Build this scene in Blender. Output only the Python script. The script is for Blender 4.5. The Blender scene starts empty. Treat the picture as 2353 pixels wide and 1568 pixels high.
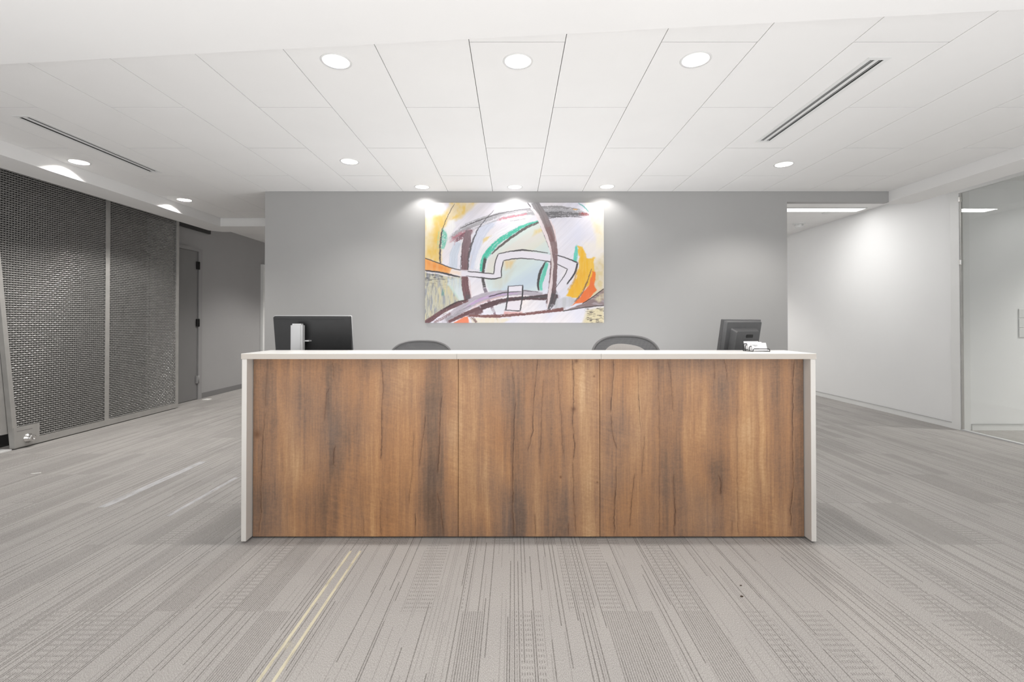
import bpy, bmesh, math, random
import numpy as np
from mathutils import Vector, Matrix

random.seed(7)
SC = bpy.context.scene
COL = SC.collection
R = math.radians

# ------------------------------------------------------------------ camera, world, large lights, exposure
FPX, PITCH = 1086.0, math.atan(0.009)
cam_data = bpy.data.cameras.new('camera')
cam_data.sensor_width = 36.0
cam_data.lens = FPX / 2353.0 * 36.0
cam_data.shift_x = -3.0 / 2353.0
cam_data.shift_y = -(784.0 - (740.0 - FPX * 0.009)) / 2353.0
cam_data.clip_start = 0.05
camera = bpy.data.objects.new('camera', cam_data)
camera.location = (0, 0, 1.2488)
camera.rotation_euler = (R(90) + PITCH, 0, 0)
COL.objects.link(camera)
SC.camera = camera

world = bpy.data.worlds.new('daylight')
SC.world = world
world.use_nodes = True
world.node_tree.nodes['Background'].inputs[0].default_value = (0.93, 0.97, 1.0, 1)
world.node_tree.nodes['Background'].inputs[1].default_value = 1.0

SC.view_settings.view_transform = 'Standard'
SC.view_settings.look = 'None'
SC.view_settings.gamma = 1.0
SC.view_settings.use_curve_mapping = False
SC.view_settings.exposure = 0.13


def area_light(name, loc, rot, sx, sy, power, color=(1, 1, 1)):
    d = bpy.data.lights.new(name, 'AREA')
    d.shape = 'RECTANGLE'; d.size = sx; d.size_y = sy
    d.energy = power; d.color = color
    o = bpy.data.objects.new(name, d)
    o.location = loc; o.rotation_euler = rot
    COL.objects.link(o)
    return o


# added fill light, as daylight from the unseen windows behind the camera
area_light('window_daylight', (0.3, -4.40, 1.55), (R(90), 0, 0), 7.6, 1.9, 110, (0.95, 0.98, 1.0))

# added fill lights, unseen, that brighten the ceiling: behind the camera, and low behind the desk
area_light('bounce_light_behind_camera', (0.7, -1.1, 0.22), (R(180), 0, 0), 8.6, 4.6, 258, (0.985, 0.99, 1.0))
area_light('bounce_light_behind_desk', (0.1, 4.55, 0.62), (R(180), 0, 0), 3.6, 0.8, 31, (0.985, 0.99, 1.0))

P_FRONT, P_DESK, P_WASH, P_SIDE, P_CORR = 18, 54, 11, 64, 200


# ------------------------------------------------------------------ helpers
def lin(r, g=None, b=None):
    if g is None:
        g = b = r
    f = lambda c: (c / 255 / 12.92) if c / 255 <= 0.04045 else ((c / 255 + 0.055) / 1.055) ** 2.4
    return (f(r), f(g), f(b), 1.0)


class NT:
    """small wrapper for building node trees"""
    def __init__(self, name):
        self.m = bpy.data.materials.new(name)
        self.m.use_nodes = True
        self.t = self.m.node_tree
        self.t.nodes.clear()
        self.out = self.t.nodes.new('ShaderNodeOutputMaterial')
        self.bsdf = self.t.nodes.new('ShaderNodeBsdfPrincipled')
        self.t.links.new(self.bsdf.outputs[0], self.out.inputs[0])

    def put(self, sock, v):
        if isinstance(v, bpy.types.NodeSocket):
            self.t.links.new(v, sock)
        elif isinstance(v, (tuple, list)) and len(v) == 3 and sock.type == 'RGBA':
            sock.default_value = (*v, 1)
        else:
            sock.default_value = v

    def math(self, op, a, b=0.0, c=None):
        n = self.t.nodes.new('ShaderNodeMath'); n.operation = op
        self.put(n.inputs[0], a); self.put(n.inputs[1], b)
        if c is not None: self.put(n.inputs[2], c)
        return n.outputs[0]

    def noise(self, vec, scale, detail=3, rough=0.55, dim='3D'):
        n = self.t.nodes.new('ShaderNodeTexNoise')
        n.noise_dimensions = dim
        self.put(n.inputs['Vector'], vec)
        n.inputs['Scale'].default_value = scale
        n.inputs['Detail'].default_value = detail
        n.inputs['Roughness'].default_value = rough
        return n.outputs['Fac']

    def white(self, x, y, z=0.0):
        n = self.t.nodes.new('ShaderNodeTexWhiteNoise'); n.noise_dimensions = '3D'
        self.put(n.inputs['Vector'], self.comb(x, y, z))
        return n.outputs['Value']

    def comb(self, x, y, z=0.0):
        n = self.t.nodes.new('ShaderNodeCombineXYZ')
        self.put(n.inputs[0], x); self.put(n.inputs[1], y); self.put(n.inputs[2], z)
        return n.outputs[0]

    def sep(self, v):
        n = self.t.nodes.new('ShaderNodeSeparateXYZ')
        self.put(n.inputs[0], v)
        return n.outputs

    def scale(self, v, s):
        n = self.t.nodes.new('ShaderNodeVectorMath'); n.operation = 'MULTIPLY'
        self.put(n.inputs[0], v); n.inputs[1].default_value = s
        return n.outputs[0]

    def ramp(self, fac, stops, interp='LINEAR'):
        n = self.t.nodes.new('ShaderNodeValToRGB')
        n.color_ramp.interpolation = interp
        e = n.color_ramp.elements
        while len(e) < len(stops): e.new(0.5)
        for k, (p, c) in enumerate(stops):
            e[k].position = p; e[k].color = c if len(c) == 4 else (*c, 1)
        self.put(n.inputs[0], fac)
        return n.outputs[0]

    def mix(self, fac, a, b, mode='MIX'):
        n = self.t.nodes.new('ShaderNodeMix'); n.data_type = 'RGBA'; n.blend_type = mode
        self.put(n.inputs[0], fac); self.put(n.inputs[6], a); self.put(n.inputs[7], b)
        return n.outputs[2]

    def pos(self):
        return self.t.nodes.new('ShaderNodeNewGeometry').outputs['Position']

    def objco(self):
        return self.t.nodes.new('ShaderNodeTexCoord').outputs['Object']

    def bump(self, h, strength, dist=0.01):
        n = self.t.nodes.new('ShaderNodeBump')
        n.inputs['Strength'].default_value = strength
        n.inputs['Distance'].default_value = dist
        self.put(n.inputs['Height'], h)
        self.t.links.new(n.outputs[0], self.bsdf.inputs['Normal'])

    def set(self, color=None, rough=None, metal=None, spec=None):
        if color is not None: self.put(self.bsdf.inputs['Base Color'], color)
        if rough is not None: self.put(self.bsdf.inputs['Roughness'], rough)
        if metal is not None: self.put(self.bsdf.inputs['Metallic'], metal)
        if spec is not None: self.put(self.bsdf.inputs['Specular IOR Level'], spec)
        return self.m


def paint(name, c, rough=0.6, var=0.03, scale=3.0, bump=0.0, metal=0.0, spec=0.5):
    n = NT(name)
    p = n.objco()
    f = n.noise(p, scale, 3)
    lo = tuple(max(0, x * (1 - var)) for x in c[:3]) + (1,)
    hi = tuple(min(1, x * (1 + var)) for x in c[:3]) + (1,)
    m = n.set(n.ramp(f, [(0.3, lo), (0.7, hi)]), rough, metal, spec)
    if bump:
        n.bump(n.noise(p, 400, 2), bump, 0.002)
    return m


def emitter(name, c, strength):
    n = NT(name)
    n.set((0.8, 0.8, 0.8, 1), 0.6)
    f = n.ramp(n.noise(n.objco(), 6, 1), [(0.0, tuple(x * 0.97 for x in c)), (1.0, c)])
    n.put(n.bsdf.inputs['Emission Color'], f)
    n.bsdf.inputs['Emission Strength'].default_value = strength
    return n.m


class MB:
    """collects shapes and links them as ONE mesh object"""
    def __init__(self):
        self.b = bmesh.new()

    def box(self, x0, x1, y0, y1, z0, z1):
        x0, x1 = min(x0, x1), max(x0, x1); y0, y1 = min(y0, y1), max(y0, y1); z0, z1 = min(z0, z1), max(z0, z1)
        v = [self.b.verts.new((x, y, z)) for z in (z0, z1) for x, y in ((x0, y0), (x1, y0), (x1, y1), (x0, y1))]
        for f in ((3, 2, 1, 0), (4, 5, 6, 7), (0, 1, 5, 4), (1, 2, 6, 5), (2, 3, 7, 6), (3, 0, 4, 7)):
            self.b.faces.new([v[i] for i in f])
        return self

    def hull(self, bottom, top):
        """prism between two polygons of equal length (ordered counter-clockwise from above)"""
        a = [self.b.verts.new(p) for p in bottom]; c = [self.b.verts.new(p) for p in top]
        n = len(a)
        self.b.faces.new(a[::-1]); self.b.faces.new(c)
        for i in range(n):
            j = (i + 1) % n
            self.b.faces.new((a[i], a[j], c[j], c[i]))
        return self

    def prism(self, poly, z0, z1):
        return self.hull([(x, y, z0) for x, y in poly], [(x, y, z1) for x, y in poly])

    def lathe(self, profile, center=(0, 0, 0), axis='Z', n=32, smooth=True, caps=False):
        rings = []
        for r, h in profile:
            ring = []
            for k in range(n):
                a = 2 * math.pi * k / n
                p = Vector((r * math.cos(a), r * math.sin(a), h))
                if axis == 'X': p = Vector((p.z, p.x, p.y))
                if axis == 'Y': p = Vector((p.y, p.z, p.x))
                ring.append(self.b.verts.new(p + Vector(center)))
            rings.append(ring)
        for i in range(len(rings) - 1):
            for k in range(n):
                l = (k + 1) % n
                f = self.b.faces.new((rings[i][k], rings[i][l], rings[i + 1][l], rings[i + 1][k]))
                f.smooth = smooth
        if caps:
            self.b.faces.new(rings[0][::-1]); self.b.faces.new(rings[-1])
        return self

    def tube(self, pts, r, n=8, closed=False, sq=1.0):
        """tube along points; r number or list; sq flattens the section"""
        pts = [Vector(p) for p in pts]
        m = len(pts)
        rs = r if isinstance(r, (list, tuple)) else [r] * m
        rings = []
        prev = None
        for i, p in enumerate(pts):
            if closed: d = pts[(i + 1) % m] - pts[i - 1]
            else: d = pts[min(i + 1, m - 1)] - pts[max(i - 1, 0)]
            d.normalize()
            if prev is None:
                ref = Vector((0, 0, 1)) if abs(d.z) < 0.9 else Vector((0, 1, 0))
                u = d.cross(ref).normalized()
            else:
                u = (prev - d * prev.dot(d)).normalized()
            prev = u
            w = d.cross(u)
            rings.append([self.b.verts.new(p + u * (rs[i] * math.cos(2 * math.pi * k / n)) + w * (rs[i] * sq * math.sin(2 * math.pi * k / n))) for k in range(n)])
        for i in range(m if closed else m - 1):
            A, B = rings[i], rings[(i + 1) % m]
            for k in range(n):
                l = (k + 1) % n
                f = self.b.faces.new((A[k], A[l], B[l], B[k])); f.smooth = True
        if not closed:
            self.b.faces.new(rings[0][::-1]); self.b.faces.new(rings[-1])
        return self

    def grid(self, fn, nu, nv, smooth=True, solid=0.0):
        v = [[self.b.verts.new(fn(i / nu, j / nv)) for j in range(nv + 1)] for i in range(nu + 1)]
        for i in range(nu):
            for j in range(nv):
                f = self.b.faces.new((v[i][j], v[i + 1][j], v[i + 1][j + 1], v[i][j + 1])); f.smooth = smooth
        return self

    def bevel(self, w, seg=2):
        bmesh.ops.bevel(self.b, geom=[e for e in self.b.edges], offset=w, segments=seg, affect='EDGES', clamp_overlap=True)
        return self

    def move(self, m):
        bmesh.ops.transform(self.b, matrix=m, verts=self.b.verts[:])
        return self

    def build(self, name, mat, parent=None):
        bmesh.ops.recalc_face_normals(self.b, faces=self.b.faces[:])
        me = bpy.data.meshes.new(name)
        self.b.to_mesh(me); self.b.free()
        if mat: me.materials.append(mat)
        o = bpy.data.objects.new(name, me)
        COL.objects.link(o)
        if parent: o.parent = parent
        return o


def tag(o, label=None, cat=None, group=None, kind=None):
    if label: o['label'] = label
    if cat: o['category'] = cat
    if group: o['group'] = group
    if kind: o['kind'] = kind
    return o


def empty(name, loc=(0, 0, 0), rz=0.0):
    o = bpy.data.objects.new(name, None)
    o.location = loc; o.rotation_euler = (0, 0, rz)
    o.empty_display_size = 0.05
    COL.objects.link(o)
    return o


def struct(name, mb, mat, parent=None):
    o = mb.build(name, mat, parent)
    if parent is None: o['kind'] = 'structure'
    return o


def child(mb, name, mat, root):
    """part built in world coordinates under a root that has been moved"""
    mb.move(Matrix.Translation(-Vector(root.location)))
    return mb.build(name, mat, root)


# ------------------------------------------------------------------ numpy value noise (for the painting and the wood)
def vnoise(x, y, seed):
    rs = np.random.RandomState(seed)
    tab = rs.rand(257, 257).astype(np.float32)
    xi = np.floor(x).astype(np.int64); yi = np.floor(y).astype(np.int64)
    fx = (x - xi).astype(np.float32); fy = (y - yi).astype(np.float32)
    fx = fx * fx * (3 - 2 * fx); fy = fy * fy * (3 - 2 * fy)
    a, b = xi % 256, yi % 256
    t00 = tab[b, a]; t10 = tab[b, a + 1]; t01 = tab[b + 1, a]; t11 = tab[b + 1, a + 1]
    return (t00 * (1 - fx) + t10 * fx) * (1 - fy) + (t01 * (1 - fx) + t11 * fx) * fy


def fbm(x, y, seed, octv=4, gain=0.5):
    s = 0; a = 1.0; t = 0
    for k in range(octv):
        s = s + a * vnoise(x * 2 ** k, y * 2 ** k, seed + k); t += a; a *= gain
    return s / t


def smooth(a, b, x):
    t = np.clip((x - a) / (b - a), 0, 1)
    return t * t * (3 - 2 * t)


def to_lin(c):
    c = np.clip(c, 0, 255) / 255.0
    return np.where(c <= 0.04045, c / 12.92, ((c + 0.055) / 1.055) ** 2.4)


def color_sheet(name, rgb, x0, x1, z0, z1, y, mat, parent, thick):
    """a slab whose front face is a fine grid carrying the printed colour per vertex; rgb rows run from the top down"""
    H, W = rgb.shape[:2]
    xs = np.linspace(x0, x1, W); zs = np.linspace(z1, z0, H)
    X, Z = np.meshgrid(xs, zs)
    co = np.stack([X, np.full_like(X, y), Z], -1).reshape(-1, 3)
    idx = np.arange(H * W).reshape(H, W)
    q = np.stack([idx[1:, :-1], idx[1:, 1:], idx[:-1, 1:], idx[:-1, :-1]], -1).reshape(-1, 4)
    # rim and back
    rim = np.concatenate([idx[0, :], idx[1:, -1], idx[-1, -2::-1], idx[-2:0:-1, 0]])
    n0 = H * W
    back = co[rim].copy(); back[:, 1] = y + thick
    rco = co[rim].copy()
    co = np.concatenate([co, rco, back])
    m = len(rim)
    a = n0 + np.arange(m); b = n0 + (np.arange(m) + 1) % m
    sides = np.stack([a, b, b + m, a + m], -1)
    me = bpy.data.meshes.new(name)
    nv = len(co); nq = len(q) + m
    loops = np.concatenate([q.ravel(), sides.ravel(), (n0 + m + np.arange(m))[::-1]])
    starts = np.concatenate([np.arange(nq) * 4, [nq * 4]])
    totals = np.concatenate([np.full(nq, 4), [m]])
    me.vertices.add(nv); me.vertices.foreach_set('co', co.astype(np.float32).ravel())
    me.loops.add(len(loops)); me.loops.foreach_set('vertex_index', loops.astype(np.int32))
    me.polygons.add(nq + 1)
    me.polygons.foreach_set('loop_start', starts.astype(np.int32))
    me.polygons.foreach_set('loop_total', totals.astype(np.int32))
    me.update(calc_edges=True); me.validate()
    at = me.color_attributes.new('print', 'FLOAT_COLOR', 'POINT')
    c = np.ones((nv, 4), np.float32)
    lc = to_lin(rgb.astype(np.float32)).reshape(-1, 3)
    c[:n0, :3] = lc
    c[n0:n0 + m, :3] = lc[rim]; c[n0 + m:, :3] = lc[rim]
    at.data.foreach_set('color', c.ravel())
    me.materials.append(mat)
    o = bpy.data.objects.new(name, me)
    COL.objects.link(o)
    if parent: o.parent = parent
    return o


# ------------------------------------------------------------------ materials
M = {}
M['ceiling'] = paint('ceiling_tile_white', lin(232, 231, 230), 0.85, 0.012, 2.0, 0.05)
M['plaster'] = paint('soffit_plaster', lin(228, 227, 226), 0.8, 0.012, 1.2)
M['grid'] = paint('ceiling_grid_white', lin(205, 204, 202), 0.6, 0.02)
M['slab'] = paint('upper_ceiling', lin(214, 214, 213), 0.8, 0.02)
M['wall_grey'] = paint('grey_wall_paint', lin(162, 161, 160), 0.55, 0.015, 1.5, 0.04)
M['wall_dark'] = paint('dark_grey_wall_paint', lin(158, 157, 157), 0.5, 0.02, 1.5, 0.04)
M['wall_white'] = paint('white_wall_paint', lin(228, 228, 228), 0.6, 0.012, 1.5, 0.04)
M['door_grey'] = paint('grey_door_paint', lin(122, 121, 121), 0.4, 0.02)
M['frame_grey'] = paint('grey_frame_paint', lin(146, 145, 145), 0.4, 0.02)
M['white_trim'] = paint('white_trim_paint', lin(222, 222, 221), 0.45, 0.02)
M['dark_trim'] = paint('dark_baseboard', lin(120, 119, 119), 0.5, 0.02)
M['niche'] = paint('dark_niche_panel', lin(50, 49, 49), 0.6, 0.03)  # shade colour for the soffit slot and the dark opening
M['plate'] = paint('pale_plate', lin(214, 214, 213), 0.5, 0.01)
M['black'] = paint('black_plastic', lin(26, 26, 27), 0.45, 0.1, 20)
M['black_metal'] = paint('blackened_metal', lin(38, 37, 37), 0.4, 0.1, 20, metal=0.4)
M['steel'] = paint('brushed_steel', lin(178, 176, 173), 0.4, 0.06, 9, metal=0.4)
M['wire'] = paint('woven_steel_wire', lin(168, 167, 165), 0.27, 0.08, 12, metal=0.6)
M['chrome'] = paint('polished_steel', lin(225, 224, 222), 0.15, 0.03, 9, metal=1.0)
M['laminate'] = paint('white_laminate', lin(206, 202, 197), 0.35, 0.01, 2)
M['top_white'] = paint('white_counter_laminate', lin(232, 231, 229), 0.35, 0.01, 2)  # lit copy of the laminate, lamp brightness put into the colour
M['edge_band'] = paint('warm_white_edge_band', lin(184, 177, 169), 0.4, 0.01, 2)  # darker copy for the counter edge, less light put into the colour
M['toekick'] = paint('dark_plinth', lin(24, 20, 18), 0.7, 0.1)
M['worktop'] = paint('grey_worktop', lin(190, 188, 184), 0.4, 0.02)
M['silver'] = paint('silver_plastic', lin(196, 196, 197), 0.35, 0.02, 8, metal=0.35)
M['monitor_black'] = paint('matte_black_shell', lin(34, 34, 35), 0.42, 0.08, 30)
M['monitor_grey'] = paint('charcoal_shell', lin(88, 88, 89), 0.42, 0.05, 30)
M['screen'] = paint('dark_screen', lin(12, 12, 14), 0.1, 0.1)
M['chair_frame'] = paint('grey_chair_frame', lin(120, 119, 120), 0.4, 0.04, 15)
M['chair_base'] = paint('dark_chair_base', lin(58, 58, 60), 0.4, 0.05, 15)
M['card'] = paint('white_card', lin(232, 231, 232), 0.5, 0.01)
M['ink'] = paint('grey_ink', lin(95, 94, 98), 0.7, 0.02)
M['paper'] = paint('white_paper', lin(232, 230, 226), 0.7, 0.02)
M['lint'] = paint('brown_lint', lin(70, 58, 48), 0.9, 0.1, 40)
M['lens'] = emitter('lamp_lens', (1.0, 0.985, 0.96, 1), 2.5)
M['tube'] = emitter('linear_lamp_diffuser', (1.0, 0.99, 0.97, 1), 2.5)
M['reflector'] = paint('white_reflector', lin(236, 234, 230), 0.4, 0.01)
M['slot_dark'] = paint('diffuser_throat', lin(70, 68, 68), 0.6, 0.05)


def printed(name, rough, scale=None, fine=0.22):
    n = NT(name)
    a = n.t.nodes.new('ShaderNodeVertexColor'); a.layer_name = 'print'
    p = n.objco()
    f = n.math('ADD', n.math('MULTIPLY', n.noise(n.scale(p, scale or (1, 1, 1)), 300, 3, 0.65), 0.62), n.math('MULTIPLY', n.noise(p, 420, 2, 0.7), 0.38))
    c = n.mix(fine, a.outputs[0], n.ramp(f, [(0.25, (0.32, 0.32, 0.32, 1)), (0.75, (0.68, 0.68, 0.68, 1))]), 'SOFT_LIGHT')
    n.set(c, rough, 0, 0.35)
    return n.m


M['wood'] = printed('wood_print', 0.42, (1.0, 1.0, 0.08), 0.62)
M['canvas'] = printed('painted_canvas', 0.6)


def carpet():
    n = NT('striped_carpet')
    x, y, z = n.sep(n.pos())
    rnd = n.t.nodes.new('ShaderNodeObjectInfo').outputs['Random']
    rib = 0.0092
    rx = n.math('DIVIDE', x, rib)
    rid = n.math('FLOOR', rx)
    fx = n.math('FRACT', rx)
    # slightly wavering groove profile
    prof = n.math('SUBTRACT', 1.0, n.math('MULTIPLY', n.math('ABSOLUTE', n.math('SUBTRACT', fx, 0.5)), 2.9))
    prof = n.math('MAXIMUM', prof, 0.0)
    # long lines, cut at random lengths
    ly = n.math('FLOOR', n.math('ADD', n.math('DIVIDE', y, 1.1), n.math('MULTIPLY', n.white(rid, 3.0), 7.0)))
    line = n.math('GREATER_THAN', n.white(rid, ly, 1.0), 0.82)
    ly2 = n.math('FLOOR', n.math('ADD', n.math('DIVIDE', y, 0.55), n.math('MULTIPLY', n.white(rid, 8.0), 9.0)))
    faint = n.math('MULTIPLY', n.math('GREATER_THAN', n.white(rid, ly2, 4.0), 0.72), 0.38)
    line = n.math('MAXIMUM', line, faint)
    # bands of close stripes, per carpet tile
    band = n.math('FLOOR', n.math('DIVIDE', x, rib * 13))
    bs = n.white(band, n.math('MULTIPLY', rnd, 91.0), 5.0)
    dense = n.math('GREATER_THAN', bs, 0.80)
    dash_on = n.math('LESS_THAN', bs, 0.17)
    dash_y = n.math('FRACT', n.math('DIVIDE', y, 0.030))
    dash = n.math('MULTIPLY', dash_on, n.math('LESS_THAN', dash_y, 0.45))
    mask = n.math('MAXIMUM', n.math('MAXIMUM', line, n.math('MULTIPLY', dense, 0.72)), n.math('MULTIPLY', dash, 0.7))
    brk = n.noise(n.comb(n.math('MULTIPLY', rid, 3.7), n.math('MULTIPLY', y, 60.0), 0.0), 1.0, 2)
    mask = n.math('MULTIPLY', mask, n.math('MULTIPLY_ADD', brk, 1.1, 0.25))
    groove = n.math('MULTIPLY', n.math('MINIMUM', mask, 1.0), prof)
    h1 = n.noise(n.scale(n.pos(), (1, 0.55, 1)), 380, 2, 0.75)
    h2 = n.noise(n.pos(), 2.2, 3)
    base = n.ramp(h1, [(0.22, lin(112, 109, 107)), (0.5, lin(158, 155, 152)), (0.78, lin(196, 193, 190))])
    base = n.mix(0.5, base, n.ramp(h2, [(0.3, (0.44, 0.44, 0.45, 1)), (0.7, (0.56, 0.555, 0.55, 1))]), 'SOFT_LIGHT')
    c = n.mix(n.math('MULTIPLY', groove, 0.85), base, lin(66, 61, 58))
    n.set(c, 0.95, 0, 0.1)
    hgt = n.math('SUBTRACT', n.math('MULTIPLY', h1, 0.5), n.math('MULTIPLY', groove, 0.8))
    n.bump(hgt, 0.2, 0.003)
    return n.m


M['carpet'] = carpet()


def glass(name, tint, boost=1.0):
    n = NT(name)
    n.t.nodes.remove(n.bsdf)
    tr = n.t.nodes.new('ShaderNodeBsdfTransparent'); tr.inputs[0].default_value = tint
    gl = n.t.nodes.new('ShaderNodeBsdfGlossy'); gl.inputs['Roughness'].default_value = 0.0
    fr = n.t.nodes.new('ShaderNodeLayerWeight'); fr.inputs['Blend'].default_value = 0.5
    f = n.math('POWER', fr.outputs['Facing'], 5.0)
    f = n.math('MINIMUM', n.math('MULTIPLY', n.math('MULTIPLY_ADD', f, 0.96, 0.04), boost), 1.0)
    mx = n.t.nodes.new('ShaderNodeMixShader')
    n.put(mx.inputs[0], f)
    n.t.links.new(tr.outputs[0], mx.inputs[1]); n.t.links.new(gl.outputs[0], mx.inputs[2])
    n.t.links.new(mx.outputs[0], n.out.inputs[0])
    return n.m


M['glass'] = glass('clear_glass', (0.95, 0.96, 0.955, 1), 1.5)


def woven(name, c, hole, sx, sz, rough=0.6):
    """see-through seat mesh: fine woven threads with holes"""
    n = NT(name)
    x, y, z = n.sep(n.objco())
    a = n.math('ABSOLUTE', n.math('SUBTRACT', n.math('FRACT', n.math('MULTIPLY', x, sx)), 0.5))
    row = n.math('FLOOR', n.math('MULTIPLY', z, sz))
    b = n.math('ABSOLUTE', n.math('SUBTRACT', n.math('FRACT', n.math('MULTIPLY', z, sz)), 0.5))
    open_ = n.math('MULTIPLY', n.math('LESS_THAN', a, hole), n.math('LESS_THAN', b, 0.36))
    col = n.ramp(n.noise(n.comb(x, row, 0.0), 300, 2), [(0.3, tuple(v * 0.75 for v in c[:3]) + (1,)), (0.7, c)])
    n.set(col, rough, 0, 0.3)
    tr = n.t.nodes.new('ShaderNodeBsdfTransparent')
    mx = n.t.nodes.new('ShaderNodeMixShader')
    n.put(mx.inputs[0], open_)
    n.t.links.new(n.bsdf.outputs[0], mx.inputs[1]); n.t.links.new(tr.outputs[0], mx.inputs[2])
    n.t.links.new(mx.outputs[0], n.out.inputs[0])
    return n.m


M['chair_mesh'] = woven('dark_woven_mesh', lin(84, 84, 87), 0.16, 260, 150)
M['pad_mesh'] = woven('pale_lumbar_mesh', lin(206, 200, 196), 0.10, 260, 150)  # pale tone of the bright wall seen through the chair back


def residue(name, c, edges, density, top):
    """thin worn tape glue: broken streaks with gaps; x runs across, y along"""
    n = NT(name)
    x, y, z = n.sep(n.objco())
    st = n.noise(n.comb(n.math('MULTIPLY', x, 260.0), n.math('MULTIPLY', y, 3.0), 0.0), 1.0, 3)
    patch = n.noise(n.comb(n.math('MULTIPLY', x, 30.0), n.math('MULTIPLY', y, 7.0), 2.0), 1.0, 3)
    e = n.math('GREATER_THAN', n.math('ABSOLUTE', x), edges)
    cover = n.math('ADD', n.math('ADD', n.math('MULTIPLY', st, 0.9), n.math('MULTIPLY', patch, 0.9)), n.math('MULTIPLY', e, 0.42))
    fac = n.math('MINIMUM', n.math('MAXIMUM', n.math('MULTIPLY', n.math('SUBTRACT', cover, density), 2.2), 0.0), top)
    n.set(n.ramp(patch, [(0.3, tuple(v * 0.9 for v in c[:3]) + (1,)), (0.7, c)]), 0.7, 0, 0.3)
    tr = n.t.nodes.new('ShaderNodeBsdfTransparent')
    mx = n.t.nodes.new('ShaderNodeMixShader')
    n.put(mx.inputs[0], fac)
    n.t.links.new(tr.outputs[0], mx.inputs[1]); n.t.links.new(n.bsdf.outputs[0], mx.inputs[2])
    n.t.links.new(mx.outputs[0], n.out.inputs[0])
    return n.m


M['yellow_glue'] = residue('yellow_tape_residue', lin(228, 221, 196), 0.020, 1.02, 0.55)
M['white_glue'] = residue('pale_tape_residue', lin(222, 222, 224), 0.9, 0.72, 0.38)

# ------------------------------------------------------------------ the setting
Z_T, Z_S, Z_U = 2.7288, 2.610, 2.885          # tile ceiling, soffit underside, upper ceiling
Y_W = 5.348                                   # the grey wall behind the desk
X_WL, X_WR = -2.815, 3.104                    # its two ends
X_L, X_R = -5.10, 5.16                        # grey wall on the left, white wall and glass on the right
X_TL, X_TR = -4.172, 4.258                    # ends of the tile ceiling
Y_B, Y_E = -4.6, 12.0
sof_y = lambda x: 2.243 - 0.0892 * x          # slanted edge of the front soffit

floor = struct('floor', MB().box(X_L - 0.2, 9.2, Y_B - 0.2, Y_E + 0.2, -0.12, -0.012), M['carpet'])
TS = 0.6096
tile_mesh = None
gx0, gy0 = -5.10, 1.44
for j in range(-1, 14):
    for i in range(0, 23 if j > 2 else 17):
        x0 = gx0 + i * TS; y0 = gy0 + j * TS
        if x0 > 9.0 or y0 > 9.9: continue
        if abs(x0 + TS / 2) > 1.25 * (y0 + TS) + 0.4: continue
        if X_WL + 0.2 < x0 and x0 + TS < X_WR - 0.2 and y0 > Y_W: continue
        if x0 > X_R and y0 > Y_W: continue
        if tile_mesh is None:
            t = MB().box(0, TS, 0, TS, -0.012, 0).build('carpet_tile', M['carpet'], floor)
            tile_mesh = t.data
        else:
            t = bpy.data.objects.new('carpet_tile', tile_mesh); COL.objects.link(t); t.parent = floor
        t.location = (x0, y0, 0)
# carpet outside the tiles that can be told apart
rest = MB()
rest.box(X_L - 0.1, 9.1, Y_B, gy0 - TS, -0.012, -0.001).box(X_L - 0.1, 9.1, gy0 - TS, Y_E, -0.012, -0.0015)
rest.build('carpet_pile', M['carpet'], floor)['kind'] = 'stuff'

wall_front = struct('wall_front', MB().prism([(X_WL, Y_W), (X_WR, Y_W), (X_WR, Y_W + 0.085), (X_WL, Y_W + 0.085)], 0, Z_U), M['wall_grey'])
struct('wall_header', MB().box(X_WR, X_TR + 0.01, Y_W, Y_W + 0.085, Z_S, Z_U), M['wall_grey'])
struct('wall_core_left', MB().box(X_WL, X_WL + 0.1, Y_W + 0.085, Y_E, 0, Z_U), M['wall_grey'])
struct('wall_core_right', MB().box(X_WR - 0.1, X_WR, Y_W + 0.085, Y_E, 0, Z_U), M['wall_white'])
struct('wall_left', MB().box(X_L - 0.1, X_L, Y_B, Y_E, 0, Z_U), M['wall_dark'])
struct('wall_end_left', MB().box(X_L, X_WL, Y_E, Y_E + 0.1, 0, Z_U), M['wall_dark'])
struct('wall_right', MB().box(X_R, X_R + 0.1, 5.56, Y_E, 0, Z_U), M['wall_white'])
struct('wall_end_right', MB().box(X_WR, X_R, Y_E, Y_E + 0.1, 0, Z_U), M['wall_white'])
struct('wall_room_back', MB().box(X_R + 0.02, 9.0, 5.46, 5.56, 0, Z_U), M['wall_white'])
struct('wall_room_side', MB().box(9.0, 9.1, Y_B, 5.56, 0, Z_U), M['wall_white'])
struct('trim_1', MB().box(X_R - 0.012, X_R + 0.11, 5.452, 5.56, 0, Z_U), M['white_trim'])

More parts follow.
